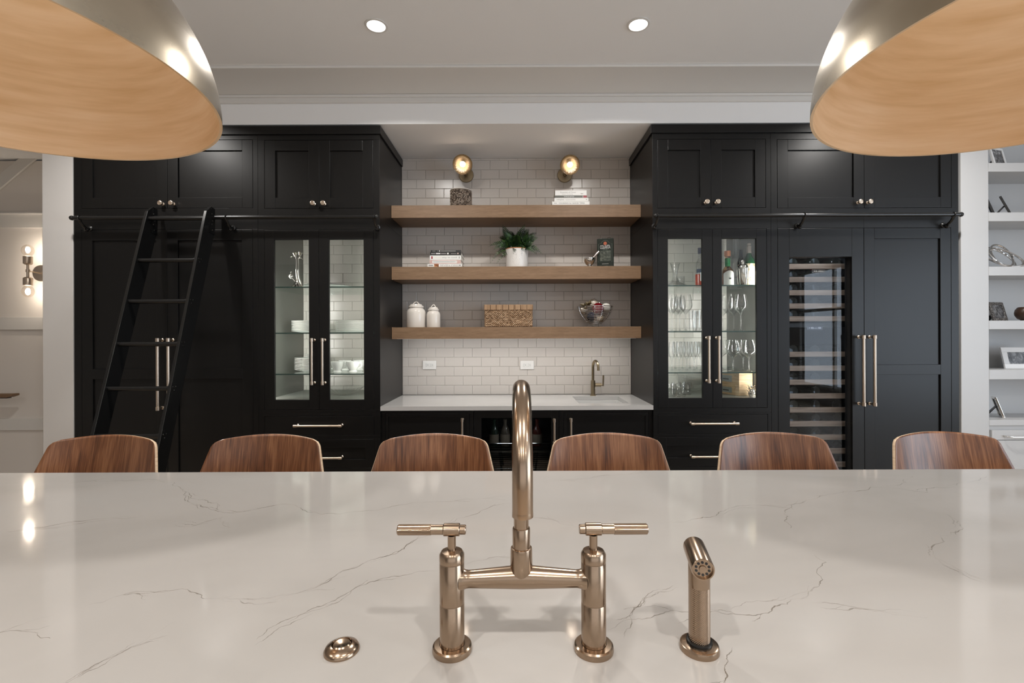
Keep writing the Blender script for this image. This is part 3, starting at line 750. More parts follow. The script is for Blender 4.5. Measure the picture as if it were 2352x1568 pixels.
# ================================================================== island
IY0, IY1, IX0, IX1, IZ = .42, 1.746, -2.45, 2.50, .914
isl = thing('kitchen_island', 'long kitchen island with veined white quartz top', 'island', (0, 1.0, 0))
top = MB().box(IX0, IX1, .06, IY1, IZ-.03, IZ).build('worktop', M['quartz'], isl, bevel=.0015, smooth=0)
MB().box(IX0+.05, IX1-.05, .09, IY1-.34, .10, IZ-.0305).build('base', M['black'], isl, smooth=0)
VEINS = [
 [(60,1130),(180,1107),(290,1104),(400,1107),(428,1130),(440,1155),(480,1166),(540,1178),(580,1171),(650,1157),(690,1165),(740,1181),(820,1175),(900,1162),(1000,1151),(1160,1147)],
 [(20,1217),(100,1210),(200,1195),(320,1188)], [(410,1200),(450,1206),(500,1190),(530,1211)],
 [(190,1392),(280,1366),(350,1359),(450,1361),(550,1376),(620,1373),(700,1356),(760,1330),(830,1296),(890,1276),(950,1241),(1050,1190),(1110,1170),(1175,1156)],
 [(590,1468),(650,1426),(720,1396),(780,1371),(850,1336),(930,1320),(1010,1309)], [(1060,1297),(1110,1286),(1175,1277)],
 [(-20,1456),(60,1450),(115,1466)], [(150,1566),(230,1521),(300,1486),(385,1459)], [(1225,1111),(1300,1101),(1400,1091),(1490,1083)],
 [(2270,1089),(2230,1106),(2200,1116),(2130,1131),(2060,1121),(2000,1118),(1900,1136),(1850,1151),(1815,1166),(1760,1160),(1700,1161),(1650,1176),(1600,1191),(1500,1201),(1400,1196)],
 [(2095,1092),(2070,1112),(2020,1122)], [(1815,1166),(1809,1186),(1816,1212)],
 [(2180,1183),(2205,1206),(2210,1216),(2140,1256),(2160,1291),(2200,1311),(2260,1338)],
 [(1870,1274),(1898,1291),(1890,1331),(1868,1351),(1820,1376),(1780,1391),(1700,1411),(1590,1406),(1480,1421),(1395,1446)],
 [(1548,1344),(1500,1356),(1470,1386),(1415,1424)], [(1683,1486),(1665,1531),(1655,1572)], [(1880,1394),(1950,1401),(2050,1411),(2130,1417)],
 [(1330,1212),(1250,1190),(1225,1188)], [(280,1366),(310,1361),(340,1368)], [(550,1376),(590,1388),(640,1378)], [(430,1130),(470,1148),(500,1168)]]
def on_top(px, py):
    x, y = px-VX, py-VY; yc = y+ROLL*x; xc = x-ROLL*y
    Y = F*(CZ-IZ)/yc
    return (xc/F*Y, Y)
vm = MB()
rv = random.Random(11)
def vein(pts, wmax, depth=0):
    w_ = [Vector(p) for p in pts]
    for it in range(4):
        o = [w_[0]]
        for a, b in zip(w_, w_[1:]):
            d = b-a; n = Vector((-d.y, d.x)); o.append((a+b)/2 + n*rv.uniform(-.15, .15)); o.append(b)
        w_ = o
    n = len(w_); ph = rv.uniform(0, 9); L_ = []; R_ = []
    for i, p in enumerate(w_):
        d = (w_[min(i+1, n-1)] - w_[max(i-1, 0)]); d = d.normalized() if d.length > 1e-6 else Vector((1,0)); nn = Vector((-d.y, d.x))
        env = math.sin(PI*min(1, max(0, (i+.3)/n)))**.5
        ww = wmax*env*(.25 + .75*abs(math.sin(ph+i*.21)*math.sin(1.3*ph+i*.087)))*rv.uniform(.5, 1.2)
        L_.append((*(p+nn*ww/2), IZ+.00012)); R_.append((*(p-nn*ww/2), IZ+.00012))
    vm.add(L_+R_, [(i, i+1, n+i+1, n+i) for i in range(n-1)])
    if depth == 0:
        for k in range(max(2, n//26)):
            i = rv.randrange(2, n-3); d = (w_[i+2]-w_[i-2]).normalized(); a = rv.choice((-1,1))*rv.uniform(.15,.5)
            dd = Vector((d.x*math.cos(a)-d.y*math.sin(a), d.x*math.sin(a)+d.y*math.cos(a))); l = rv.uniform(.02,.07)
            vein([w_[i], w_[i]+dd*l*.5+Vector((rv.uniform(-.006,.006), rv.uniform(-.006,.006))), w_[i]+dd*l], wmax*.5, 1)
for vv in VEINS:
    q_ = [on_top(*p) for p in vv]; vein(q_, .0036)
    for rep in range(2):                       # finer strands running beside the main vein
        if len(q_) > 3:
            i0 = rv.randrange(0, len(q_)-3); seg_ = q_[i0:i0+rv.randrange(3, 5)]
            o_ = rv.choice((-1, 1))*rv.uniform(.006, .018)
            vein([(a+rv.uniform(-.01,.01), b+o_) for a, b in seg_], .0022, 1)
def veinmat():
    m, nt, b = newmat('stone_vein'); N, L = nt.nodes.new, nt.links.new
    b.inputs['Base Color'].default_value = (.20,.165,.13,1); b.inputs['Roughness'].default_value = .08
    tr = N('ShaderNodeBsdfTransparent'); mx = N('ShaderNodeMixShader'); tc = N('ShaderNodeTexCoord'); no = N('ShaderNodeTexNoise')
    no.inputs['Scale'].default_value = 9; no.inputs['Detail'].default_value = 4; L(tc.outputs['Object'], no.inputs['Vector'])
    mr = N('ShaderNodeMapRange'); mr.inputs[1].default_value = .38; mr.inputs[2].default_value = .68; mr.inputs[3].default_value = .08; mr.inputs[4].default_value = .72
    L(no.outputs['Fac'], mr.inputs[0]); L(mr.outputs[0], mx.inputs[0]); L(tr.outputs[0], mx.inputs[1]); L(b.outputs[0], mx.inputs[2]); L(mx.outputs[0], nt.nodes['Material Output'].inputs[0])
    return m
tag(vm.build('stone_vein', veinmat(), top, smooth=0), kind='stuff')

# ---- bridge faucet
fy = .752; x0_, x1_ = -.104, .1205; xm_ = (x0_+x1_)/2 - .002
FA = thing('bridge_faucet', 'brushed bronze bridge faucet with two lever handles on the island', 'faucet', (xm_, fy, IZ))
BZ = M['bronze']
for s, x in ((-1, x0_), (1, x1_)):
    f_ = MB().lathe([(0,0),(.031,0),(.0315,.003),(.0305,.0085),(.028,.0105),(.020,.011)], (x, fy, IZ), 40).build('flange', BZ, FA)
    MB().lathe([(.0195,.0105),(.0195,.074),(.0188,.075),(.0188,.0762),(.0195,.077),(.0195,.1385),(.0188,.1395),(.0188,.1405),(.0197,.1415),(.0197,.1525),(.0165,.1575),(.006,.1590)], (x, fy, IZ), 40).build('post', BZ, FA)
    zl = IZ+.191
    MB().lathe([(.0066,.156),(.0066,.182)], (x, fy, IZ), 20).build('stem', BZ, FA)
    hd = MB()
    hd.lathe([(0,-.013),(.0088,-.013),(.0098,-.012),(.0098,.012),(.0088,.013),(0,.013)], (x, fy, zl), 24, (1,0,0))
    hd.lathe([(0,-.0225),(.0066,-.0225),(.0075,-.0215),(.0075,-.0135),(0,-.0135)], (x, fy, zl), 24, (s,0,0))
    hd.lathe([(.0078,.0135),(.0078,.0325),(0,.0325)], (x, fy, zl), 24, (s,0,0))
    lev = hd.build('lever', BZ, FA)
    kn = MB()
    def kg(u, v, x=x, s=s, zl=zl):
        a = 2*PI*u; i, j = round(u*48), round(v*48)
        r = .0080 + (.00035 if (i+j) % 2 else 0)
        return (x+s*(.0325+.052*v), fy+r*math.cos(a), zl+r*math.sin(a))
    kn.grid(kg, 48, 49, True)
    kn.lathe([(.0079,.0845),(.007,.0858),(0,.0858)], (x, fy, zl), 24, (s,0,0))
    kn.build('knurled_grip', BZ, lev, smooth=0)
zb = IZ+.112
def bridge(u, v):
    # tapered tube swelling to the middle where the riser stands
    q = v*2-1; x = x0_+.012 + (x1_-x0_-.024)*v
    r = .0128 + .0055*(1-abs(q))**1.1 + .006*max(0, abs(q)-.88)/.12
    a = 2*PI*u
    return (x, fy+r*.9*math.cos(a), zb + .004*(1-abs(q)) + r*math.sin(a))
MB().grid(bridge, 32, 41, True).build('bridge', BZ, FA)
MB().lathe([(0,.108),(.012,.108),(.0178,.126),(.0172,.160),(.0166,.1625),(.0140,.163),(.0140,.1925),(.0133,.194),(.0118,.194),(.0118,.30)], (xm_, fy, IZ), 36).build('riser', BZ, FA)
zc_, rad = 1.236, .1035
pts = [(xm_, fy, IZ+.29), (xm_, fy, zc_-.01)]
for k in range(0, 25):
    a = PI*k/24
    pts.append((xm_, fy-rad+rad*math.cos(a), zc_+rad*math.sin(a)))
pts.append((xm_, fy-2*rad, 1.206))
MB().tube(pts, .0121, 28).build('spout', BZ, FA)
MB().lathe([(0,.004),(.0105,.004),(.0110,0),(.0122,0),(.0123,.003),(.0121,.006)], (xm_, fy-2*rad, 1.2045), 28).build('aerator', BZ, FA)

# ---- side sprayer
sx_ = .288; sy_ = .752
t = thing('side_sprayer', 'bronze side sprayer standing in its flange right of the faucet', 'sprayer', (sx_, sy_, IZ))
MB().lathe([(0,0),(.030,0),(.0302,.004),(.029,.009),(.026,.0105),(.0,.0105)], (sx_, sy_, IZ), 40).build('flange', BZ, t)
MB().lathe([(.0195,.0105),(.0200,.013),(.0195,.016),(.0165,.0165)], (sx_, sy_, IZ), 32).build('gasket', M['blackm'], t)
def sg(u, v):
    a = 2*PI*u; r = .0160 + .0003*(1 if (round(u*64)+round(v*56)) % 2 else 0)
    return (sx_+r*math.cos(a), sy_+r*math.sin(a), IZ+.016+.085*v)
MB().grid(sg, 64, 57, True).build('knurled_grip', BZ, t, smooth=0)
MB().lathe([(.0163,.101),(.0165,.103),(.0165,.135),(.012,.145),(0,.145)], (sx_, sy_, IZ), 32).build('neck', BZ, t)
h0, h1 = Vector((.2925, .787, IZ+.1485)), Vector((.2805, .716, IZ+.143)); ha = (h1-h0).normalized(); hl = (h1-h0).length
hd = MB().lathe([(0,0),(.0150,0),(.0172,.003),(.0172,hl-.002),(.0165,hl),(.0148,hl),(.0148,hl-.004)], h0, 36, ha).build('head', BZ, t)
MB().lathe([(0,hl-.002),(.005,hl-.002),(.0055,hl-.004),(.0148,hl-.004)], h0, 36, ha).build('spray_plate', M['bronze'], hd)
q = Vector((0,0,1)).rotation_difference(ha)
mb = MB()
for k in range(10):
    a = 2*PI*k/10+.2
    mb.lathe([(0,.0005),(.0021,.0005),(.0021,0)], h0+ha*(hl-.004)+q @ Vector((.0098*math.cos(a), .0098*math.sin(a), 0)), 10, ha)
mb.build('nozzles', M['ink'], hd)
mb = MB().prism([(sy_+.012, IZ+.105), (sy_+.019, IZ+.105), (sy_+.024, IZ+.05), (sy_+.02, IZ+.045)], sx_-.006, sx_+.006, 'X').build('trigger', BZ, t, bevel=.001)

# ---- air switch button
c = on_top(785, 1494)
t = thing('air_switch_button', 'round bronze push button in the island top left of the faucet', 'button', (c[0], c[1], IZ))
MB().lathe([(0,0),(.027,0),(.0272,.003),(.0245,.0075),(.0165,.0115),(.0155,.0118),(.0148,.0105),(.0148,.006)], (c[0], c[1], IZ), 40).build('flange', BZ, t)
MB().lathe([(.0138,.004),(.0138,.0105),(.012,.0122),(.006,.0108),(0,.0102)], (c[0], c[1], IZ), 36).build('cap', BZ, t)

# ================================================================== counter chairs
CY = 2.05
def chair_at(first=None): pass
def back_fn(u, v):
    s = u*2-1; zb_, zt_ = .60, .967
    z = zb_ + (zt_-zb_)*v
    wb_ = .2255 + .26*(zt_-z) if z > .70 else .2949 - .5*(.70-z)**1.2
    rc = .032
    if z > zt_-rc: wb_ -= rc*(1-math.sqrt(max(0, 1-((z-(zt_-rc))/rc)**2)))
    x = s*wb_
    zz = z + .015*(1-s*s)*v**2
    y = .03 + .20*(z-.90) - 1.0*x*x
    if z < .72: y -= 1.1*(.72-z)**1.6
    return (x, y, zz)
chair_t = None
ct = thing('counter_chair', 'x', 'chair', (0, CY, 0))
mb = MB().grid(back_fn, 41, 41)
mb.build('backrest', [M['walnut'], M['ply']], ct, local=True, solid=.011, rim=1, smooth=60)
def seat_fn(u, v):
    s, q = u*2-1, v*2-1
    k = (abs(s)**4+abs(q)**4)**.25 or 1
    m_ = max(abs(s), abs(q)) or 1
    x = .215*s*m_/k; y = -.235+.205*q*m_/k
    return (x, y, .635 + .05*max(0, q)**3 - .018*(1-s*s)*(1-abs(q)))
MB().grid(seat_fn, 25, 25).build('seat', [M['walnut'], M['ply']], ct, local=True, solid=.012, rim=1, smooth=60)
for sx2, sy2 in ((-1,-1),(1,-1),(-1,1),(1,1)):
    MB().tube([(sx2*.13, -.235+sy2*.11, .625), (sx2*.21, -.235+sy2*.20, .004)], [.013, .010], 12).build('leg', M['blackm'], ct, local=True)
MB().tube([(.178,-.40,.25),(.178,-.07,.25),(-.178,-.07,.25),(-.178,-.40,.25)], .009, 10, True).build('footrest', M['blackm'], ct, local=True)
MB().tube([(0,-.10,.625),(0,.02,.615),(0,.035,.66)], .012, 10).build('back_support', M['blackm'], ct, local=True)
CH = [(228, 'walnut counter chair in front of the library ladder'), (605.5, 'walnut counter chair in front of the plate cabinet'),
      (995, 'walnut counter chair left of the island faucet spout'), (1396, 'walnut counter chair in front of the bar sink cabinet'),
      (1782, 'walnut counter chair in front of the glassware cabinet'), (2182, 'walnut counter chair in front of the tall fridge door')]
for k, (px, lab) in enumerate(CH):
    o = ct if k == 0 else copy_tree(ct)
    o.location = (PX(px, CY-.03, 1040), CY, 0); o['label'] = lab; o['group'] = 'walnut chairs along the island'
    o.rotation_euler = (0, 0, (0, .01, -.01, .0, .03, .02)[k])

# ================================================================== dome pendants
def pendant(lab, cx, cy, H, R=.39, h=.335, pw=3.0):
    zr = CZ+H; t = thing('dome_pendant', lab, 'pendant lamp', (cx, cy, zr), group='brass dome pendants')
    n = 28
    outer = [(R*math.cos(PI/2*k/n), h*math.sin(PI/2*k/n)) for k in range(n)]
    outer[-1] = (.035, h*.998)
    MB().lathe(outer + [(0, h*.998)], (cx, cy, zr), 96).build('shade', M['shade_out'], t, smooth=60)
    ri, hi = R-.005, h-.005
    inner = [(R, 0), (ri, .0005)] + [(ri*math.cos(PI/2*k/n), hi*math.sin(PI/2*k/n)) for k in range(1, n)] + [(0, hi)]
    MB().lathe(inner, (cx, cy, zr), 96).build('lining', M['shade_in'], t, smooth=60)
    MB().lathe([(.05,h-.004),(.05,h+.03),(.03,h+.045),(.012,h+.05),(.012,h+.10),(0,h+.10)], (cx, cy, zr), 32).build('cap', M['brass'], t)
    MB().cyl((cx, cy, zr+h+.09), (cx, cy, CEIL-.01), .0065, 12).build('rod', M['brass'], t)
    MB().lathe([(0,CEIL+.0155-zr),(.065,CEIL+.0155-zr),(.065,CEIL-.005-zr),(.02,CEIL-.02-zr),(0,CEIL-.02-zr)], (cx, cy, zr), 32).build('canopy', M['brass'], t)
    MB().cyl((cx, cy, zr+h-.09), (cx, cy, zr+h-.006), .022, 18).build('socket', M['brass'], t)
    MB().sphere((cx, cy, zr+h-.135), .047, 20, 14).build('bulb', M['pbulb'], t)
    point('pendant_lamp', (cx, cy, zr+h-.135), .048, pw, (1, .88, .74))
M['pbulb'] = emit('pendant_bulb', (1, .88, .74), 10)
pendant('large brass dome pendant over the left half of the island', -.958, .808, .445)
pendant('large brass dome pendant over the right half of the island', .927, .755, .428)

# ================================================================== lettering
def text_mesh(s, mb_name='lettering'):
    cu = D.curves.new('txt', 'FONT'); cu.body = s; cu.size = 1.0; cu.resolution_u = 2
    o = D.objects.new('txt', cu); COL.objects.link(o)
    dg = bpy.context.evaluated_depsgraph_get(); dg.update()
    me = D.meshes.new_from_object(o.evaluated_get(dg))
    D.objects.remove(o); D.curves.remove(cu)
    return me
def lettering(parent, s, x0, x1, z, y, h, m, local=False, bold=0):
    """flat print facing the room: fitted between x0 and x1, centred on height z, letter height h"""
    me = text_mesh(s); vs = [v.co.copy() for v in me.vertices]; fs = [tuple(p.vertices) for p in me.polygons]; D.meshes.remove(me)
    a0, a1 = min(v.x for v in vs), max(v.x for v in vs); b0, b1 = min(v.y for v in vs), max(v.y for v in vs)
    kx = (x1-x0)/(a1-a0); kz = h/(b1-b0)
    mb = MB().add([(x0+(v.x-a0)*kx, y, z-h/2+(v.y-b0)*kz) for v in vs], fs)
    return mb.build('lettering', m, parent, local=local, smooth=0)

# wine fridge print
yy = YS-.0085
lettering(FR, '• 55 — 55', PX(1857, YS), PX(1884, YS), PZ(753, YS, 1870), yy, .012, M['display'])
lettering(FR, 'SUB-ZERO', PX(1869, YS-.06), PX(1892, YS-.06), PZ(622.5, YS-.06, 1880), YF+.0543, .008, M['inkw'])
mb = MB(); cx0, cx1, cz0, cz1 = PX(1866, YS-.06), PX(1895, YS-.06), PZ(626, YS-.06, 1880), PZ(619, YS-.06, 1880)
for q in ((cx0, cx1, cz0, cz0+.0012), (cx0, cx1, cz1-.0012, cz1), (cx0, cx0+.0012, cz0, cz1), (cx1-.0012, cx1, cz0, cz1)): mb.box(q[0], q[1], YF+.0541, YF+.0545, q[2], q[3])
mb.build('badge', M['inkg'], FR, smooth=0)
# bottles lying in the wine fridge
wm = mat('wine_bottle_glass', (.012,.016,.014), .08, spec=.6)
wine0 = None
x0, x1 = XR+XM, XD-.0003
for k, z in enumerate(wine):
    if k >= 14: break
    for j in range(4):
        px_ = x0+.085 + (x1-x0-.17)*j/3
        if wine0 is None:
            wine0 = thing('wine_bottle', 'x', 'bottle', (0,0,0), group='bottles in the wine fridge')
            MB().lathe([(0,.008),(.02,.003),(.034,0),(.0375,.004),(.0375,.19),(.030,.215),(.015,.24),(.0145,.30),(0,.30)], (0,0,0), 20, (0,1,0)).build('bottle', wm, wine0, local=True)
            MB().lathe([(.0155,.262),(.0155,.302),(0,.302)], (0,0,0), 16, (0,1,0)).build('capsule', M['bred'], wine0, local=True)
            o = wine0
        else: o = copy_tree(wine0)
        o.location = (px_, YS+.045, z+.0375)
        o['label'] = 'dark wine bottle, %s on the %s shelf down the wine fridge' % (['leftmost', 'left middle', 'right middle', 'rightmost'][j], (['topmost']+ORD[1:]+['thirteenth', 'fourteenth'])[k])
# bottles in the beverage fridge
bq0, bq1 = xs[1], xs[2]
for k, (fx_, lab, c) in enumerate(((.22, 'dark bottle standing left in the beverage fridge', (.02,.03,.02)), (.36, 'tall clear bottle standing in the beverage fridge', (.10,.08,.06)), (.64, 'amber bottle standing in the beverage fridge', (.09,.05,.02)), (.76, 'slim reddish bottle standing right in the beverage fridge', (.08,.02,.015)))):
    x = bq0 + (bq1-bq0)*fx_; z = PZ(1032, 3.5)+.0062
    t = thing('beverage_bottle', lab, 'bottle', (x, 3.6, z), group='bottles in the beverage fridge')
    hh = .20
    MB().lathe([(0,0),(.034,0),(.036,.004),(.036,hh*.5),(.026,hh*.66),(.013,hh*.78),(.013,hh*.93),(.015,hh*.93),(.015,hh),(0,hh)], (x, 3.6, z), 18).build('bottle', mat('bev_%d' % k, c, .1, spec=.7), t)
    MB().lathe([(.0365,.02),(.0365,.09)], (x, 3.6, z), 18).build('paper_label', mat('bevl_%d' % k, (.25,.2,.15), .5), t)

# ================================================================== shelf goods
def book(x0, x1, z0, z1, y0, y1, cover, label, group, texts=(), extra=None):
    t = thing('book', label, 'book', ((x0+x1)/2, (y0+y1)/2, z0), group=group)
    c = .0022
    MB().box(x0, x1, y0, y1, z0, z0+c).box(x0, x1, y0, y1, z1-c, z1).box(x0, x1, y0, y0+c, z0+c, z1-c).build('cover', cover, t, bevel=.0006, smooth=0)
    MB().box(x0+.003, x1-.003, y0+c+.0003, y1-.004, z0+c+.0002, z1-c-.0002).build('pages', M['paper'], t, smooth=0)
    for (s, a, b, zf, h, m_) in texts:
        lettering(t, s, x0+(x1-x0)*a, x0+(x1-x0)*b, z0+(z1-z0)*zf, y0-.0004, (z1-z0)*h, m_)
    for (a, b, za, zb2, m_) in (extra or ()):
        MB().box(x0+(x1-x0)*a, x0+(x1-x0)*b, y0-.0003, y0+.0002, z0+(z1-z0)*za, z0+(z1-z0)*zb2).build('print', m_, t, smooth=0)
    return t
yb0 = 3.670
def bx(px): return PX(px, yb0, 450)
z = SZ[0]+.0004; k_ = yb0/F
hs = [16.5*k_*.5, 8.0*k_, 5.5*k_, 12.0*k_]
st = [(1268, 1354, 8.2, 'bwhite', 'lowest white cookbook of the pile on the top shelf', [('COOKING for GOOD TIMES', .18, .87, .5, .42, M['ink'])], [(.05,.13,.42,.58,M['inkg'])]),
      (1273, 1351.5, 8.2, 'bwhite', 'second white cookbook from the bottom of the top-shelf pile', [('nothing fancy', .07, .29, .48, .42, M['ink']), ('ALISON ROMAN', .33, .62, .48, .34, M['inkg'])], [(.93,.95,.4,.6,M['ink'])]),
      (1274.5, 1348, 5.0, 'bgrey', 'thin olive grey book with red spine end in the top-shelf pile', [('WINE BITES', .28, .60, .5, .5, M['inkw'])], [(.885,.995,.04,.96,M['bred']), (.872,.882,.04,.96,M['inkw'])]),
      (1275, 1347.5, 12.0, 'bwhite', 'thick pale cookbook on top of the top-shelf pile', [('Essentials of Classic', .17, .66, .62, .28, M['inkg']), ('Italian Cooking', .22, .56, .25, .24, M['inkg'])], [(.80,.90,.35,.42,M['inkg']), (.82,.87,.25,.34,M['inkg'])])]
for (a, b, hp, cv, lab, tx, ex) in st:
    h = hp*k_; book(bx(a), bx(b), z, z+h, yb0, yb0+.19, M[cv], lab, 'cookbooks piled on the top shelf', tx, ex); z += h+.0003
yb1 = 3.672; k_ = yb1/F; z = SZ[1]+.0004
def bx(px): return PX(px, yb1, 590)
st = [(982, 1061, 6.8, 'bwhite', 'lowest pale book of the pile beside the fern', [('SEVEN FIRES', .36, .93, .5, .55, M['inkg'])], [(.19,.325,.03,.97,M['bphoto']), (.03,.16,.25,.7,M['inkg']), (.93,.955,.3,.7,M['ink'])]),
      (986.5, 1058.5, 8.8, 'bpink', 'pink dotted book second from the bottom of the pile beside the fern', [], [(.09,.87,.16,.84,M['bwhite']), (.12,.83,.44,.54,M['inkg'])] + [(.03+.045*j, .05+.045*j, .90, .99, M['bred']) for j in range(21)] + [(.03+.045*j, .05+.045*j, .01, .10, M['bred']) for j in range(21)] + [(.02+.02*(j % 3), .035+.02*(j % 3), .2+.1*j, .27+.1*j, M['bred']) for j in range(6)] + [(.90+.03*(j % 3), .92+.03*(j % 3), .2+.1*j, .27+.1*j, M['bred']) for j in range(6)]),
      (987, 1059, 10.4, 'bwhite', 'thick white cookbook in the middle of the pile beside the fern', [('way to cook', .39, .88, .5, .50, M['inkg'])], [(.05,.095,.22,.8,M['bred']), (.15,.37,.40,.60,M['paper']), (.93,.955,.3,.75,M['inkg'])]),
      (988, 1059, 8.0, 'bblack', 'black book second from the top of the pile beside the fern', [], [(.03,.17,.38,.62,M['inkg']), (.19,.33,.36,.66,M['inkw']), (.35,.52,.38,.62,M['inkg']), (.55,.60,.3,.72,M['inkw']), (.67,.86,.42,.56,M['inkg']), (.88,.92,.35,.68,M['bpink'])]),
      (989.5, 1058.5, 3.8, 'bblack', 'thin black book on top of the pile beside the fern', [], [(.04,.15,.42,.6,M['inkg']), (.22,.27,.42,.6,M['inkg']), (.285,.31,.15,.85,M['inkw']), (.34,.83,.34,.64,M['inkg'])])]
for (a, b, hp, cv, lab, tx, ex) in st:
    h = hp*k_; book(bx(a), bx(b), z, z+h, yb1, yb1+.22, M[cv], lab, 'books piled beside the fern', tx, ex); z += h+.0003

# woven bead vase on the top shelf
c = P(1059, 470, 3.80); vx, vy, vz = c[0], 3.80, SZ[0]+.0006
t = thing('woven_vase', 'dark and cream woven cylinder vase on the top shelf', 'vase', (vx, vy, vz))
RV, HV = .0885, .148
MB().lathe([(0,.001),(RV-.004,.001),(RV-.004,HV-.004),(RV-.010,HV-.002),(RV-.010,.01),(0,.01)], (vx, vy, vz), 40).build('core', mat('vase_core', (.05,.035,.025), .8), t)
MB().ring((vx, vy, vz+HV), RV-.004, .004, 40, 8).build('rim', mat('vase_rim', (.55,.50,.44), .6), t)
mb = MB(); rows, cols = 13, 58
for r in range(rows):
    for k in range(cols):
        a = 2*PI*(k + .5*(r % 2))/cols; zz = vz + .006 + (HV-.012)*(r+.5)/rows
        dx_, dz_, dr = .0045*random.uniform(.8,1.1), .0052, .003
        cx_, cy_ = vx+(RV-.0035)*math.cos(a), vy+(RV-.0035)*math.sin(a)
        tx, ty = -math.sin(a)*dx_, math.cos(a)*dx_; nx, ny = math.cos(a)*dr, math.sin(a)*dr
        mb.add([(cx_+tx, cy_+ty, zz), (cx_, cy_, zz+dz_), (cx_-tx, cy_-ty, zz), (cx_, cy_, zz-dz_), (cx_+nx, cy_+ny, zz)], [(0,1,4),(1,2,4),(2,3,4),(3,0,4)])
tag(mb.build('woven_bead', M['bead'], t, smooth=0), kind='stuff')

# fern in a white pot
c = P(1187, 611, 3.83); fx, fy2, fz = c[0], 3.83, SZ[1]+.0006
t = thing('potted_fern', 'green fern in a white embossed pot on the middle shelf', 'plant', (fx, fy2, fz))
kk = 3.83/F; rp = 26*kk; hp = 44*kk
def potf(u, v):
    a = 2*PI*u; r = rp*(.94+.08*v); zz = hp*v
    # raised oval medallion facing the room
    d = math.hypot((a-1.5*PI)/.42, (v-.45)/.36)
    r += .003*max(0, 1-d)**.6 + (.0015*math.sin(a*36)*math.sin(v*40) if d < .9 else 0)
    return (fx+r*math.cos(a), fy2+r*math.sin(a), fz+zz)
pot = MB().grid(potf, 128, 33, True)
pot.lathe([(0,.0005),(rp*.94,.0005)], (fx, fy2, fz), 64)
pot.build('pot', mat('white_glazed_pot', (.70,.68,.65), .3), t)
MB().lathe([(rp*1.02,hp),(rp*1.035,hp+.006),(rp*.98,hp+.008),(rp*.9,hp-.01)], (fx, fy2, fz), 48).build('pot_rim', M['terra'], t)
MB().lathe([(0,hp-.008),(rp*.93,hp-.008)], (fx, fy2, fz), 32).build('soil', M['soil'], t)
rf = random.Random(5)
def frond(tip, lift, wid, n=17):
    """a fern frond: arching rachis from the pot with pairs of pointed leaflets"""
    mb = MB(); o = Vector((fx+rf.uniform(-.03,.03), fy2+rf.uniform(-.03,.03), fz+hp-.008)); T = Vector(tip); mid = (o+T)/2 + Vector((0,0,lift))
    tw = Vector((rf.uniform(-.3,.3), -1, rf.uniform(.1,.7))).normalized()
    def B(s): return o*(1-s)**2 + mid*2*s*(1-s) + T*s*s
    mb.tube([B(i/10) for i in range(11)], [.0016*(1-.7*i/10) for i in range(11)], 4)
    for i in range(2, n+1):
        s = i/(n+.3); p = B(s); d = (B(min(1, s+.02))-B(s-.02)).normalized()
        side = d.cross(tw); side = side.normalized() if side.length > .05 else Vector((1,0,0))
        nrm = side.cross(d).normalized()
        L_ = 1.2*wid*math.sin(PI*(.16+.84*s))**.7*(1-.35*s)
        for sg_ in (-1, 1):
            e = (side*sg_*.86 + d*.5 + nrm*rf.uniform(-.1,.25)).normalized()*L_
            w2 = d*L_*.20
            mb.add([p-w2*.5, p+e*.5-w2+nrm*.001, p+e, p+e*.5+w2+nrm*.001, p+w2*.8], [(0,1,2,3,4)])
    return mb.build('frond', M['leaf'], t, smooth=0)
for (px, py, Yt, lift, wd) in ((1122,567,3.80,.10,.035),(1127,604,3.74,.12,.030),(1140,606,3.74,.10,.030),(1154,516,3.84,.02,.045),(1158,532,3.76,.03,.042),(1206,514,3.86,.02,.040),(1196,526,3.80,.02,.04),
        (1233,534,3.80,.03,.045),(1236,546,3.76,.05,.045),(1246,584,3.74,.09,.035),(1234,586,3.72,.08,.03),(1208,583,3.70,.10,.028),(1179,584,3.70,.09,.03),(1152,556,3.72,.07,.04),(1132,575,3.78,.09,.034),
        (1172,530,3.90,.03,.045),(1216,540,3.72,.05,.042),(1226,560,3.74,.06,.042),(1182,540,3.74,.05,.045),(1198,548,3.70,.06,.04),(1160,545,3.90,.05,.045),(1215,525,3.92,.04,.045),(1145,545,3.86,.06,.04),(1168,550,3.72,.06,.042),(1208,560,3.70,.07,.035)):
    frond(P(px, py, Yt), lift, wd)

# mortar and pestle
c = P(1354, 610, 3.76); mx_, my_, mz_ = c[0], 3.76, SZ[1]+.0004; kk = 3.76/F
t = thing('mortar_bowl', 'polished steel footed mortar bowl beside the olive oil tin', 'mortar', (mx_, my_, mz_))
MB().lathe([(0,0),(.034,0),(.036,.003),(.020,.012),(.017,.018),(.030,.030),(.044,.052),(.0465,.076),(.0445,.077),(.041,.055),(.026,.034),(0,.028)], (mx_, my_, mz_), 40).build('bowl', M['steel'], t)
t = thing('pestle', 'steel pestle leaning in the mortar bowl', 'pestle', (mx_, my_, mz_+.031))
p0, p1 = Vector((mx_-.008, my_, mz_+.0405)), Vector((P(1376, 577, 3.74)[0], 3.74, P(1376, 577, 3.74)[2]))
MB().tube([p0, p0+(p1-p0)*.25, p0+(p1-p0)*.45, p1], [.0095,.009,.0075,.0105], 14).build('shaft', M['steel'], t)
MB().sphere(tuple(p0), .0098, 14, 10).build('grinding_end', M['steel'], t)

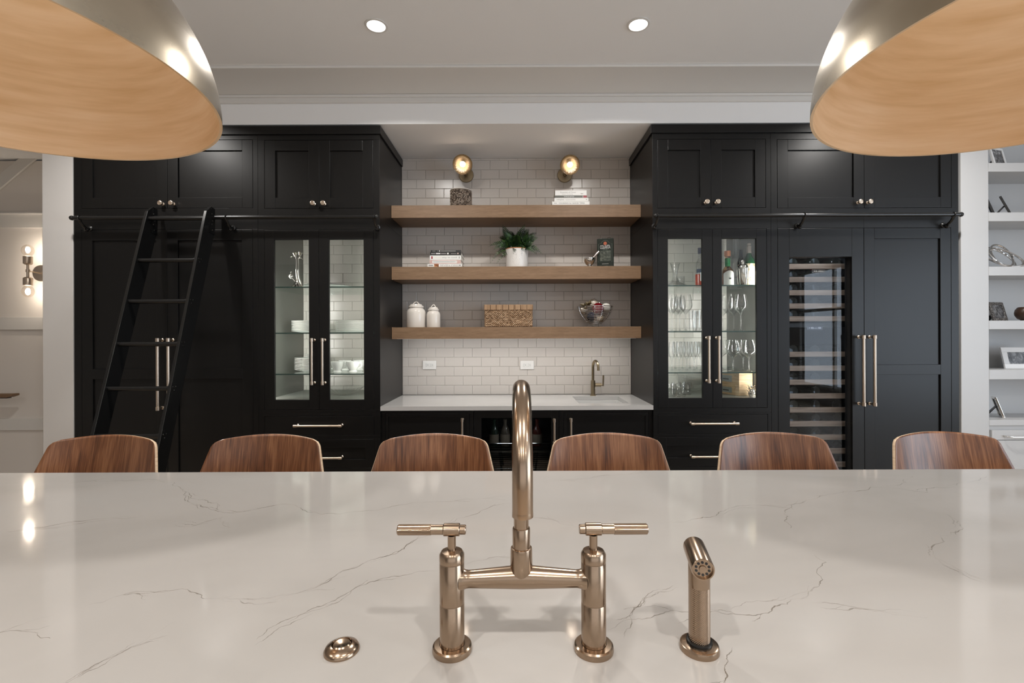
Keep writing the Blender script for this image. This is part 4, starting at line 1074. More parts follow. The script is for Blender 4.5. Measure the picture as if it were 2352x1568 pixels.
# olive oil tin
c = P(1391, 610, 3.80); ox, oy, oz = c[0], 3.80, SZ[1]+.0004
W_, Dp, H_ = 37*3.78/F, .085, 67*3.78/F
t = thing('oil_tin', 'dark green olive oil tin with white lettering on the middle shelf', 'tin', (ox, oy, oz), rz=math.radians(-14))
gm = mat('dark_green_tin', (.006,.012,.007), .3)
MB().box(-W_/2, W_/2, -Dp/2, Dp/2, 0, H_).build('can', gm, t, local=True, bevel=.004, smooth=0)
MB().lathe([(0,H_),(.012,H_),(.012,H_+.008),(0,H_+.008)], (-W_*.27, 0, 0), 16).build('screw_cap', M['silver'], t, local=True)
MB().tube([(W_*.1,0,H_-.001),(W_*.14,0,H_+.012),(W_*.3,0,H_+.012),(W_*.34,0,H_-.001)], .002, 6).build('carry_handle', M['silver'], t, local=True)
yy = -Dp/2-.0005; dg_ = mat('tin_line', (.16,.19,.165), .5)
def outline(pts, wd, m_, name='print_line'):
    MB().tube([(a, yy, b) for a, b in pts], wd, 4, True).build(name, m_, t, local=True, smooth=0)
o_ = [(-.45*W_, .09*H_+.06*0), (.45*W_, .09*H_)]
outline([(-.41*W_,.19*H_),(.41*W_,.19*H_),(.41*W_,.82*H_),(.26*W_,.83*H_),(.18*W_,.90*H_),(0,.93*H_),(-.18*W_,.90*H_),(-.26*W_,.83*H_),(-.41*W_,.82*H_)], .0011, dg_)
outline([(-.33*W_,.23*H_),(.33*W_,.23*H_),(.33*W_,.58*H_),(-.33*W_,.58*H_)], .0012, dg_)
MB().lathe([(0,0),(.0135,0),(.0135,-.0004),(0,-.0004)], (0, yy, .83*H_), 20, (0,-1,0)).build('seal_print', mat('orange_seal', (.42,.10,.04), .5), t, local=True)
MB().box(-.32*W_, .32*W_, yy, yy+.0004, .235*H_, .575*H_).build('picture_print', streak('tin_picture', [(.01,.014,.01),(.05,.06,.045),(.13,.14,.11)], (50,50,50), .5), t, local=True, smooth=0)
lettering(t, 'COLAVITA', -.31*W_, .31*W_, .71*H_, yy, .030, M['inkw'], local=True)
lettering(t, 'EXTRA VIRGIN', -.20*W_, .20*W_, .655*H_, yy, .010, dg_, local=True)
lettering(t, 'OLIVE OIL', -.14*W_, .14*W_, .62*H_, yy, .009, dg_, local=True)
MB().box(-.2*W_, .2*W_, yy, yy+.0004, .125*H_, .14*H_).box(-.14*W_, .14*W_, yy, yy+.0004, .045*H_, .06*H_).box(-.2*W_, .2*W_, yy, yy+.0004, .015*H_, .027*H_).build('small_print', M['inkg'], t, local=True, smooth=0)

# canisters on the lowest shelf
def canister(px, wpx, hpx, Y, lab):
    c = P(px, 750, Y); k = Y/F; r = wpx*k/2; h = hpx*k; x, z = c[0], SZ[2]+.0005
    t = thing('lidded_canister', lab, 'canister', (x, Y, z), group='white canisters on the lowest shelf')
    MB().lathe([(0,0),(r*.97,0),(r,.004),(r,h*.74),(r*.97,h*.82),(r*.86,h*.92),(r*.74,h*.965),(r*.73,h),(r*.66,h),(r*.66,h*.9),(0,h*.9)], (x, Y, z), 48).build('jar', M['ceramic'], t)
    MB().lathe([(0,h+.030),(r*.40,h+.030),(r*.60,h+.028),(r*.66,h+.018),(r*.80,h+.012),(r*.80,h+.004),(r*.74,h+.0006),(0,h+.0006)], (x, Y, z), 48).build('lid', M['ceramic'], t)
    MB().tube([(x-r*.35, Y, z+h+.028), (x-r*.12, Y, z+h+.046), (x+.002, Y, z+h+.050), (x+r*.16, Y, z+h+.044), (x+r*.34, Y, z+h+.027)], .0045, 8).build('loop_handle', M['ceramic'], t)
canister(956, 43.5, 45, 3.80, 'larger cream lidded canister at the left end of the lowest shelf')
canister(995.7, 31.5, 38, 3.80, 'smaller cream lidded canister next to the larger one')

# wicker basket
c = P(1168, 750, 3.75); k = 3.75/F; bw, bh, bd = 112.5*k, 52*k, .22
bx0, bx1, by0, by1, bz = c[0]-bw/2, c[0]+bw/2, 3.75, 3.75+bd, SZ[2]+.0008
t = thing('wicker_basket', 'rectangular woven seagrass basket in the middle of the lowest shelf', 'basket', (c[0], 3.75+bd/2, bz))
MB().box(bx0+.006, bx1-.006, by0+.006, by1-.006, bz, bz+.006).box(bx0+.006, bx1-.006, by0+.006, by0+.010, bz+.006, bz+bh-.004).box(bx0+.006, bx1-.006, by1-.010, by1-.006, bz+.006, bz+bh-.004).box(bx0+.006, bx0+.010, by0+.010, by1-.010, bz+.006, bz+bh-.004).box(bx1-.010, bx1-.006, by0+.010, by1-.010, bz+.006, bz+bh-.004).build('core', mat('basket_core', (.06,.03,.014), .9), t, smooth=0)
mb = MB(); rows = 15; hz = bh*.745
def strand(px_, py_, pz_, ux, uy, L_, hh, dep, nx, ny, tilt):
    a = Vector((ux, uy, 0))*L_; up = Vector((0,0,hh)); n = Vector((nx, ny, 0))*dep; c0 = Vector((px_, py_, pz_)); tl = Vector((0,0,tilt))
    mb.add([c0-a-tl, c0-a*.4+up-tl*.4, c0+a*.4+up+tl*.4, c0+a+tl, c0+a*.4-up+tl*.4, c0-a*.4-up-tl*.4, c0-a*.35+n, c0+a*.35+n],
           [(0,1,6),(1,2,7,6),(2,3,7),(3,4,7),(4,5,6,7),(5,0,6)])
for r in range(rows):
    zz = bz + .004 + hz*(r+.5)/rows
    nx_ = 23
    for k in range(nx_):
        xx = bx0 + bw*(k+.5+(.25 if r % 2 else -.25))/nx_
        xx = min(max(xx, bx0+.012), bx1-.012)
        strand(xx, by0+.0055, zz+random.uniform(-.001,.001), 1, 0, bw/nx_*.55*random.uniform(.8,1.15), hz/rows*.52, -.0055*random.uniform(.6,1.3), 0, 1, random.uniform(-.002,.003))
    for k in range(12):
        y_ = by0 + bd*(k+.5+(.25 if r % 2 else -.25))/12
        strand(bx1-.0055, y_, zz, 0, 1, bd/12*.55, hz/rows*.52, .005, 1, 0, random.uniform(-.002,.003))
        strand(bx0+.0055, y_, zz, 0, 1, bd/12*.55, hz/rows*.52, -.005, 1, 0, random.uniform(-.002,.003))
tag(mb.build('weave', M['seagrass'], t, smooth=60), kind='stuff')
wr = streak('wrapped_rim_reed', [(.16,.085,.042),(.34,.21,.115),(.46,.31,.19)], (260,40,6), .7, rnd=True, bump=.4)
nb = 8
for k in range(nb):
    a = bx0 + bw*k/nb + .0012; b = bx0 + bw*(k+1)/nb - .0012
    MB().box(a, b, by0-.001, by0+.012, bz+hz+.002, bz+bh-.001).build('rim_wrap', wr, t, bevel=.003, smooth=0)
for k in range(5):
    a = by0+.014+(bd-.02)*k/5; b = by0+.014+(bd-.02)*(k+1)/5-.002
    MB().box(bx1-.012, bx1+.001, a, b, bz+hz+.002, bz+bh-.001).build('rim_wrap', wr, t, bevel=.003, smooth=0)
    MB().box(bx0-.001, bx0+.012, a, b, bz+hz+.002, bz+bh-.001).build('rim_wrap', wr, t, bevel=.003, smooth=0)
MB().box(bx0+.012, bx1-.012, by1-.012, by1, bz+hz+.002, bz+bh-.001).build('rim_wrap', wr, t, bevel=.003, smooth=0)

# wire bowl of ornaments
c = P(1366.5, 748, 3.80); wx_, wy_, wz_ = c[0], 3.80, SZ[2]+.0006; k = 3.80/F
RB, HB = 41*k, 38*k; zf = wz_+8*k
t = thing('wire_bowl', 'chrome wire bowl of ornaments on the lowest shelf', 'bowl', (wx_, wy_, wz_))
def rr_(v): return RB*(.40+.60*math.sin(v*PI/2)**.9)
for r in range(12):
    v = r/11; MB().ring((wx_, wy_, zf+HB*v), rr_(v), .0032 if r == 11 else .0017, 40, 6).build('wire_ring', M['chrome'], t)
for j in range(6):
    a = 2*PI*j/6+.35
    MB().tube([(wx_+rr_(v/10)*math.cos(a), wy_+rr_(v/10)*math.sin(a), zf+HB*v/10) for v in range(11)], .002, 6).build('wire_rib', M['chrome'], t)
for j in range(5):
    a = 2*PI*j/5+.6
    MB().tube([(wx_+.045*math.cos(a)-.006, wy_+.045*math.sin(a), zf), (wx_+.05*math.cos(a)-.004, wy_+.05*math.sin(a), wz_+.002), (wx_+.05*math.cos(a)+.004, wy_+.05*math.sin(a), wz_+.002), (wx_+.045*math.cos(a)+.006, wy_+.045*math.sin(a), zf)], .0016, 6).build('foot', M['chrome'], t)
MB().lathe([(0,.001),(rr_(0),.001)], (wx_, wy_, zf-.001), 20).build('base_mesh', M['chrome'], t)
def orn(lab, px, py, Y, rpx, m_, noise=0, name='ornament_ball'):
    c = P(px, py, Y); r = rpx*Y/F
    t = thing(name, lab, 'ornament', (c[0], Y, c[2]-r), group='ornaments in the wire bowl')
    MB().sphere(c, r, 28, 18, noise=noise).build('ball', m_, t)
    MB().lathe([(0,r*.97),(r*.2,r*.96),(r*.2,r*1.1),(0,r*1.12)], c, 12, (.3,.2,.9)).build('hanger_cap', M['silver'], t)
orn('glossy dark red ball in the wire bowl', 1373.5, 708.5, 3.765, 13.5, mat('red_lacquer', (.13,.006,.010), .12, coat=.5))
orn('white patterned ball on top of the wire bowl', 1363, 698, 3.83, 12, streak('white_glitter', [(.42,.36,.27),(.66,.60,.54)], (60,60,60), .35))
orn('pearly white ball at the right of the wire bowl', 1391.5, 706, 3.83, 11, mat('pearl', (.68,.66,.60), .25))
orn('silver glitter ball at the left of the wire bowl', 1340, 712, 3.80, 9.0, mat('silver_glitter', (.58,.53,.46), .3, .7, bump=(900,.8)), .03)
orn('dark blue ball low in the wire bowl', 1358, 727, 3.775, 10.5, mat('blue_lacquer', (.012,.018,.035), .12))
orn('beige ball low right in the wire bowl', 1377, 731, 3.785, 9.5, mat('beige_ball', (.30,.24,.17), .4))
t = thing('ribbon_bow', 'dull gold ribbon leaves tucked in the wire bowl', 'ribbon', P(1345, 705, 3.80), group='ornaments in the wire bowl')
rb = mat('gold_ribbon', (.10,.07,.025), .45)
for (p0, p1) in (((1350,704),(1331,697)),((1352,703),(1356,688)),((1350,706),(1340,707)),((1354,702),(1344,693))):
    a, b = Vector(P(*p0, 3.80)), Vector(P(*p1, 3.77)); d = b-a; n = Vector((-d.z, 0, d.x)).normalized()*.016; m_ = (a+b)/2+Vector((0,-.012,0))
    MB().add([a, m_+n, b, m_-n, m_+Vector((0,-.006,0))], [(0,4,1),(1,4,2),(2,4,3),(3,4,0)]).build('ribbon_leaf', rb, t, solid=.0012, smooth=0)

# ================================================================== contents of the plate cabinet
def stack(px, Y, n, r, pitch, shz, lab, grp, kind='plate', cat='plate', flat=True):
    x = PX(px, Y); src = None
    for k in range(n):
        z = shz + .0006 + k*pitch
        nm = 'white %s, %s of the %s' % (kind, ('lowest' if k == 0 else 'topmost' if k == n-1 else ORD[k] + ' from the bottom'), lab)
        if src is None:
            src = MB().lathe([(0,0),(r*.55,0),(r*.56,.002),(r*.62,.0035),(r*.98,.0125),(r,.0145),(r*.98,.0155),(r*.60,.0062),(0,.0052)], (0,0,0), 40).build('dinner_plate' if cat == 'plate' else 'bowl', M['porcelain'])
            o = src
        else: o = src.copy(); COL.objects.link(o)
        o.location = (x, Y, z); tag(o, nm, cat, grp)
stack(714, 3.72, 10, .140, .0085, SHELF_Z[1], 'left plate stack', 'plates on the left of the second glass shelf')
stack(813, 3.74, 10, .140, .0085, SHELF_Z[1], 'right plate stack', 'plates on the right of the second glass shelf')
stack(716, 3.70, 9, .125, .0108, SHELF_Z[2], 'side plate stack', 'side plates on the third glass shelf', 'side plate')
x = PX(712, 3.90)
stack(722, 3.91, 12, .075, .0098, SHELF_Z[2], 'saucer stack', 'saucers on the third glass shelf', 'saucer')
# platter and oval dish on the top shelf
x = PX(752, 3.74)
t = thing('serving_platter', 'large white oval platter lying on the top glass shelf', 'platter', (x, 3.74, SHELF_Z[0]+.0006))
MB().lathe([(0,0),(.10,0),(.11,.003),(.205,.028),(.212,.031),(.205,.033),(.11,.009),(0,.007)], (x, 3.74, SHELF_Z[0]+.0006), 48).build('dish', M['porcelain'], t)
x2 = PX(750, 3.76)
t = thing('serving_dish', 'smaller white dish set on the large platter', 'dish', (x2, 3.76, SHELF_Z[0]+.0085))
MB().lathe([(0,0),(.06,0),(.065,.004),(.135,.042),(.14,.046),(.133,.047),(.06,.012),(0,.010)], (x2, 3.76, SHELF_Z[0]+.0085), 48).build('dish', M['porcelain'], t)
# cups
def cup(px, Y, lab, rot, m_):
    x = PX(px, Y); z = SHELF_Z[2]+.0006
    t = thing('tea_cup', lab, 'cup', (x, Y, z), rot, 'white cups on the third glass shelf')
    MB().lathe([(0,0),(.030,0),(.030,.004),(.024,.010),(.032,.024),(.045,.05),(.049,.076),(.047,.076),(.043,.05),(.030,.024),(0,.016)], (0,0,0), 36).build('cup_body', m_, t, local=True)
    MB().tube([(.045,0,.064),(.058,0,.068),(.066,0,.058),(.062,0,.040),(.052,0,.030),(.038,0,.027)], .0045, 8).build('handle', m_, t, local=True)
cup(775, 3.56, 'white footed cup on the left of the third glass shelf', .5, M['porcelain'])
cup(810.5, 3.56, 'white footed cup on the right of the third glass shelf', 0, M['porcelain'])
cup(792, 3.75, 'white cup standing behind the two front cups', .4, M['porcelain'])
cup(825, 3.77, 'white cup at the back right of the third glass shelf', .1, M['porcelain'])
# crystal dish at the bottom
x = PX(790, 3.70)
t = thing('crystal_dish', 'shallow clear crystal dish at the bottom of the plate cabinet', 'dish', (x, 3.70, FLOOR_Z+.002))
def cd(u, v):
    a = 2*PI*u; r = (.05+.10*v)*(1+.03*math.cos(24*a)*v)
    return (x+r*math.cos(a), 3.70+r*math.sin(a), FLOOR_Z+.0025+.058*v**1.6)
MB().grid(cd, 144, 10, True).lathe([(0,.0008),(.05,.0008)], (x,3.70,FLOOR_Z+.0018), 36).build('bowl', M['clear'], t)
# silver candle holders shaped as lilies
def lily(px, Y, lab, rz):
    x = PX(px, Y); z = SHELF_Z[0]+.0006
    t = thing('lily_candlestick', lab, 'candlestick', (x, Y, z), rz, 'silver candlesticks on the top glass shelf')
    MB().lathe([(0,0),(.052,0),(.052,.003),(.028,.018),(.012,.045),(.007,.07),(0,.07)], (0,0,0), 28).build('foot', M['silver'], t, local=True)
    for q, (bx_, tx, h) in enumerate(((.0, -.004, .215), (.03, .012, .222))):
        MB().tube([(bx_+.012, 0, .012), (bx_*.5, 0, .08), (tx, 0, .15), (tx, 0, h)], [.009,.0065,.006,.006], 12).build('stem', M['silver'], t, local=True)
        MB().lathe([(.005,0),(.0075,.018),(.014,.036),(.021,.045),(.018,.045),(.010,.034),(0,.02)], (tx*1.6, 0, h-.004), 20, (.18*(q*2-1),0,1)).build('bloom', M['silver'], t, local=True)
    for s, zz in ((-1, .225), (1, .213)):
        def lf(u, v, s=s, zz=zz):
            w2 = .012*math.sin(PI*max(.02, min(.98, v)))
            return (s*(.004+.045*v), (u*2-1)*w2, zz+.010*math.sin(v*PI)-.004*v)
        MB().grid(lf, 5, 9).build('leaf', M['silver'], t, local=True, solid=.002)
    mb = MB()
    for k in range(6):
        a = k*PI/3; mb.sphere((-.042+.011*math.cos(a), .0+.004*math.sin(a*2), .085+.011*math.sin(a)), .009, 10, 6)
    mb.sphere((-.042, -.006, .085), .007, 10, 6)
    mb.tube([(0,0,.03),(-.02,0,.06),(-.036,0,.075)], .004, 8).tube([(-.042,0,.092),(-.045,0,.110),(-.040,0,.122)], .004, 8).tube([(-.05,0,.09),(-.06,0,.098),(-.066,0,.092)], .0035, 8)
    mb.build('flower_spray', M['silver'], t, local=True)
lily(682, 3.50, 'ornate silver lily candlestick on the top glass shelf', 0)
lily(853, 3.50, 'silver candlestick mostly hidden behind the right door stile of the plate cabinet', PI)

# ================================================================== contents of the glassware cabinet
def revolve(name, lab, cat, px, Y, shz, prof, m_, grp, seg=36, part='glass', dz=.0006):
    x = PX(px, Y); z = shz+dz
    t = thing(name, lab, cat, (x, Y, z), group=grp)
    o = MB().lathe(prof, (x, Y, z), seg).build(part, m_, t, smooth=60)
    return t, x, z
def stem_prof(h, r, bowl, fr, rim=.72):
    hb = h*(1-bowl); pr = [(0,.0006),(fr*.98,.0006),(fr,.002),(fr*.5,.005),(.008,.010),(.0042,.022),(.0040,hb-.012),(.007,hb-.003)]
    for k in range(1, 15):
        s = k/14
        rad = r*math.sin(min(1, s/.42)*PI/2)**.75 if s < .42 else r*(1 - (1-rim)*((s-.42)/.58)**1.7)
        pr.append((rad, hb + h*bowl*s))
    return pr
def glasses(name, spec, shz, prof, grp, cat='glass'):
    first = None
    for px, Y, lab in spec:
        if first is None:
            first = MB().lathe(prof, (0,0,0), 36).build(name, M['clear'], smooth=60); o = first
        else: o = first.copy(); COL.objects.link(o)
        o.location = (PX(px, Y), Y, shz+.0006); tag(o, lab, cat, grp)
S1, S2, S3 = SHELF_Z
glasses('wine_glass', [(1575, 3.50, 'large wine glass front right behind the left glass door'), (1561, 3.66, 'wine glass standing behind the large front one'), (1543, 3.50, 'wine glass at the left edge of the second glass shelf'), (1553, 3.78, 'wine glass at the back of the second glass shelf'),
     (1671, 3.50, 'wine glass at the left behind the right glass door'), (1702, 3.50, 'wine glass at the right behind the right glass door'), (1686, 3.68, 'wine glass between and behind the right pair'), (1660, 3.80, 'wine glass partly hidden at the far left behind the right door')],
     S2, stem_prof(.270, .048, .52, .040), 'wine glasses on the second glass shelf')
glasses('highball_glass', [(1592, 3.62, 'ribbed highball glass leftmost of the group beside the wine glasses'), (1600, 3.52, 'ribbed highball glass in the middle of its group'), (1606, 3.72, 'ribbed highball glass at the right edge of its group')],
     S2, [(0,.0006),(.026,.0006),(.028,.004),(.030,.03),(.034,.155)], 'highball glasses on the second glass shelf')
FL = []
fw = ['front row', 'back row']
for r, (Y, pxs) in enumerate(((3.52, (1543, 1560, 1577, 1594, 1610)), (3.70, (1551, 1567, 1584, 1600, 1617)))):
    for q, px in enumerate(pxs): FL.append((px, Y, 'champagne flute %s in the %s on the third glass shelf' % (['leftmost', 'second from left', 'in the centre', 'second from right', 'rightmost'][q], fw[r])))
glasses('champagne_flute', FL, S3, stem_prof(.215, .0262, .60, .0262, .80), 'champagne flutes on the third glass shelf')
glasses('balloon_glass', [(1684, 3.47, 'big balloon glass left behind the right glass door'), (1720, 3.46, 'big balloon glass right behind the right glass door'), (1686, 3.70, 'balloon glass standing behind the left big one'), (1707, 3.575, 'balloon glass standing behind the right big one'), (1657, 3.66, 'balloon glass half hidden at the left behind the right door')],
     S3, stem_prof(.228, .054, .56, .042, .70), 'balloon glasses on the third glass shelf')
glasses('tumbler', [(1541, 3.48, 'cut tumbler at the left of the cabinet floor'), (1553, 3.58, 'cut tumbler behind the left one on the cabinet floor'), (1564, 3.48, 'cut tumbler in the middle of the cabinet floor'), (1577, 3.58, 'cut tumbler nearest the glass bowl on the cabinet floor')],
     FLOOR_Z+.002, [(0,.0006),(.030,.0006),(.033,.004),(.037,.094)], 'tumblers on the cabinet floor')
# decanter, small carafe
revolve('decanter', 'wide based clear decanter on the top glass shelf', 'decanter', 1551, 3.66, S1, [(0,.003),(.05,.0006),(.088,.012),(.092,.022),(.080,.034),(.048,.048),(.026,.066),(.017,.09),(.020,.13),(.030,.17),(.040,.197)], M['clear'], 'glassware on the top glass shelf')
revolve('glass_carafe', 'small clear cylinder glass behind the decanter', 'glass', 1563, 3.84, S1, [(0,.001),(.035,.001),(.036,.004),(.036,.115)], M['clear'], 'glassware on the top glass shelf')
x = PX(1580, 3.76); zb0 = FLOOR_Z+.002
t = thing('glass_bowl', 'tilted clear glass bowl behind the tumblers', 'bowl', (x, 3.76, zb0+.001))
MB().lathe([(0,.001),(.04,.001),(.075,.025),(.105,.065),(.122,.105)], (x, 3.76, zb0+.010), 40, (.22,-.10,1)).build('bowl', M['clear'], t, smooth=60)
# bottles
BG = 'bottles on the top glass shelf'
paperw = mat('label_paper', (.72,.72,.70), .5)
oran = mat('orange_liquid', (.50,.045,.008), .15)
t, x, z = revolve('aperitif_bottle', 'clear bottle of orange aperitif with blue cap behind the left glass door', 'bottle', 1608.5, 3.62, S1, [(0,.001),(.036,.001),(.038,.004),(.038,.155),(.035,.18),(.020,.21),(.0135,.225),(.0135,.265)], M['clear'], BG)
MB().lathe([(0,.003),(.0365,.003),(.0365,.103),(0,.103)], (x, 3.62, z), 32).build('liquid', oran, t)
MB().lathe([(0,.262),(.0155,.262),(.0155,.305),(0,.305)], (x, 3.62, z), 20).build('screw_cap', mat('navy_cap', (.012,.014,.05), .35), t)
def lab_arc(t, x, Y, z, r, a0, a1, z0, z1, m_, name='paper_label'):
    return MB().grid(lambda u, v: (x+r*math.sin(math.radians(a0+(a1-a0)*u)), Y-r*math.cos(math.radians(a0+(a1-a0)*u)), z+z0+(z1-z0)*v), 13, 2).build(name, m_, t)
lab_arc(t, x, 3.62, z, .0386, -20, 60, .05, .115, paperw)
lab_arc(t, x, 3.62, z, .0386, -60, 60, .112, .142, mat('dark_band', (.03,.05,.09), .4))
t, x, z = revolve('tequila_bottle', 'squat tequila bottle with white label, green neck and copper cap', 'bottle', 1671.5, 3.56, S1, [(0,.001),(.041,.001),(.0435,.006),(.0435,.105),(.038,.128),(.025,.145),(.018,.155),(.018,.235)], glass('amber_glass', (.80,.62,.45), base=.08, top=.8, power=2), BG)
MB().lathe([(0,.003),(.041,.003),(.041,.10),(.035,.125),(0,.125)], (x, 3.56, z), 32).build('liquid', mat('tequila', (.20,.10,.045), .2), t)
lab_arc(t, x, 3.56, z, .0441, -62, 62, .012, .098, paperw)
MB().grid(lambda u, v: (x+.0441*math.sin(math.radians(-62+124*u))*(1-.0*v), 3.56-.0441*math.cos(math.radians(-62+124*u)), z+.098+.022*v*math.sin(PI*u)), 15, 4).build('label_top', paperw, t)
mb = MB()
for k in range(7):
    a = math.radians(-60+20*k); mb.add([(x-.002*math.cos(a), 3.56-.0450, z+.055+.002*math.sin(a)), (x+.002*math.cos(a), 3.56-.0450, z+.055-.002*math.sin(a)), (x+.017*math.sin(a), 3.56-.0450, z+.055+.018*math.cos(a))], [(0,1,2)])
mb.build('agave_print', M['ink'], t, smooth=0)
MB().lathe([(.0185,.155),(.0185,.165),(.0187,.165),(.0187,.215),(.0185,.215)], (x, 3.56, z), 24).build('neck_band', mat('green_band', (.01,.16,.05), .3), t)
MB().lathe([(0,.232),(.023,.232),(.023,.270),(0,.270)], (x, 3.56, z), 24).build('stopper', mat('copper_cap', (.62,.25,.13), .35, .6), t)
t, x, z = revolve('vodka_bottle', 'tall frosted clear vodka bottle behind the right glass door', 'bottle', 1690.5, 3.70, S1, [(0,.001),(.040,.001),(.043,.006),(.045,.10),(.0465,.19),(.044,.225),(.032,.25),(.0195,.262),(.0195,.395),(0,.395)], M['frost'], BG)
lettering(t, 'BELVEDERE', x-.026, x+.026, z+.085, 3.70-.0455, .008, M['ink'])
t, x, z = revolve('dark_bottle', 'slim dark bottle standing behind the cocktail shaker', 'bottle', 1702, 3.62, S1, [(0,.001),(.025,.001),(.025,.19),(.014,.235),(.014,.29),(0,.29)], mat('black_glass', (.01,.012,.012), .1), BG)
gg = mat('green_glass', (.008,.055,.022), .08, spec=.7)
t, x, z = revolve('green_bottle', 'green bottle with cream label at the right behind the right glass door', 'bottle', 1721, 3.51, S1, [(0,.001),(.036,.001),(.0385,.005),(.0385,.175),(.034,.20),(.019,.228),(.0145,.245),(.0145,.30)], gg, BG)
lab_arc(t, x, 3.51, z, .0389, -85, 85, .008, .165, streak('ornate_label', [(.20,.13,.05),(.55,.48,.36),(.68,.64,.55)], (70,70,50), .5))
MB().lathe([(0,.318),(.013,.318),(.0135,.30),(.0155,.296),(.0155,.248),(.0165,.244)], (x, 3.51, z), 20).build('foil_capsule', mat('silver_foil', (.55,.48,.42), .35, .5), t)
t, x, z = revolve('cocktail_shaker', 'polished steel cocktail shaker in front of the bottles', 'shaker', 1706, 3.43, S1, [(0,0),(.030,0),(.032,.003),(.0405,.115),(.041,.12),(.038,.136),(.028,.148),(.020,.152),(.020,.175),(.012,.186),(0,.188)], M['steel'], BG, part='body')
MB().ring((x, 3.43, z+.12), .041, .0012, 36, 6).build('seam', M['chrome'], t)
# wooden wine boxes
pine = streak('pine_box', [(.33,.21,.115),(.44,.30,.175),(.50,.36,.23)], (8,8,70), .55)
zz = FLOOR_Z+.002
bm_ = (1676, 3.66)
for q, lab in enumerate(('lower pale wooden wine box on the cabinet floor', 'upper pale wooden wine box on the cabinet floor')):
    t = thing('wine_box', lab, 'wooden box', (1.646, 3.677, zz), math.radians(20), 'wooden wine boxes')
    hh = .078 if q == 0 else .092
    MB().box(-.065, .065, -.165, .165, 0, hh-.014).build('box', pine, t, local=True, bevel=.0015, smooth=0)
    MB().box(-.065, .065, -.165, .165, hh-.0135, hh).build('lid', pine, t, local=True, bevel=.0015, smooth=0)
    MB().box(-.0656, -.0652, -.095, .03, hh*.2, hh*.72).build('paper_label', mat('grey_label%d' % q, (.22,.235,.22), .6), t, local=True, smooth=0)
    MB().box(-.0660, -.0657, -.065, -.005, hh*.36, hh*.46).build('print', M['ink'], t, local=True, smooth=0)
    MB().tube([(-.0665,-.13,hh-.006),(-.0675,-.134,hh-.02),(-.0675,-.127,hh-.028)], .0016, 6).build('latch', M['brass'], t, local=True)
    zz += hh+.0006
# silver pineapple
x = PX(1727, 3.45); z = FLOOR_Z+.002
t = thing('pineapple_ornament', 'small silver leafy pineapple ornament beside the wine boxes', 'ornament', (x, 3.45, z))
MB().lathe([(0,0),(.018,0),(.024,.012),(.026,.03),(.020,.05),(.008,.06),(0,.06)], (x, 3.45, z), 20).build('fruit', M['silver'], t)
for r in range(4):
    for k in range(7):
        a = 2*PI*(k+.5*(r % 2))/7; zz = z+.012+.017*r; R0 = .022-.002*r; o_ = .020 if r < 3 else .016
        p = Vector((x+R0*math.cos(a), 3.45+R0*math.sin(a), zz)); tip = p+Vector((o_*math.cos(a), o_*math.sin(a), .022)); sd = Vector((-math.sin(a), math.cos(a), 0))*.008
        MB().add([p, (p+tip)/2+sd, tip, (p+tip)/2-sd], [(0,1,2,3)]).build('leaf', M['silver'], t, solid=.0015, smooth=0)

# ================================================================== white bookcase at the right edge
BX0, BX1, BYB = 3.339, 4.60, 3.63
t = thing('bookcase', 'white built-in bookcase with framed photos at the right edge', 'bookcase', (BX0+.6, 3.5, 0))
MB().box(BX0, BX1, BYB, BYB+.03, 0, SOF-.001).build('back_panel', M['white'], t, smooth=0)
MB().box(BX1-.05, BX1, YF, BYB-.0005, 0, SOF-.001).build('side_panel', M['white'], t, smooth=0)
SB = []
for (pa, pb) in ((373.8, 393.9), (487.6, 507.7), (612, 632.5), (736, 756), (849.2, 871), (964.4, 977)):
    z1, z0 = PZ(pa, YF, 2300), PZ(pb, YF, 2300); SB.append(z1)
    MB().box(BX0+.0005, BX1-.0505, YF+.001, BYB-.0005, z0, z1).build('shelf' if pa < 960 else 'ledge', M['white'], t, bevel=.0015, smooth=0)
MB().box(BX0+.0005, BX1-.0505, YF+.02, BYB-.0005, 0, PZ(977, YF, 2300)-.0005).build('base', M['white'], t, smooth=0)
dr_ = MB().box(BX0+.02, BX1-.07, YF+.002, YF+.0195, PZ(1010, YF, 2300), PZ(988, YF, 2300)).build('drawer', M['white'], t, bevel=.0015, smooth=0)
zz = PZ(1000.5, YF, 2320)
MB().tube([(PX(2305, YF), YF+.002, zz), (PX(2305, YF), YF-.02, zz), (PX(2310, YF)+.02, YF-.03, zz-.004), (PX(2310, YF)+.45, YF-.03, zz-.004), (PX(2310, YF)+.47, YF-.02, zz), (PX(2310, YF)+.47, YF+.002, zz)], .005, 8).build('pull', M['steel'], dr_)
MB().box(BX0+.02, BX1-.07, YF+.002, YF+.0195, .06, PZ(1010, YF, 2300)-.004).build('cupboard_door', M['white'], t, bevel=.0015, smooth=0)
def photo(name, seed):
    return streak(name, [(.02,.02,.022),(.12,.12,.125),(.42,.42,.43)], (25+seed, 25, 30-seed), .25, detail=3, dist=.8)
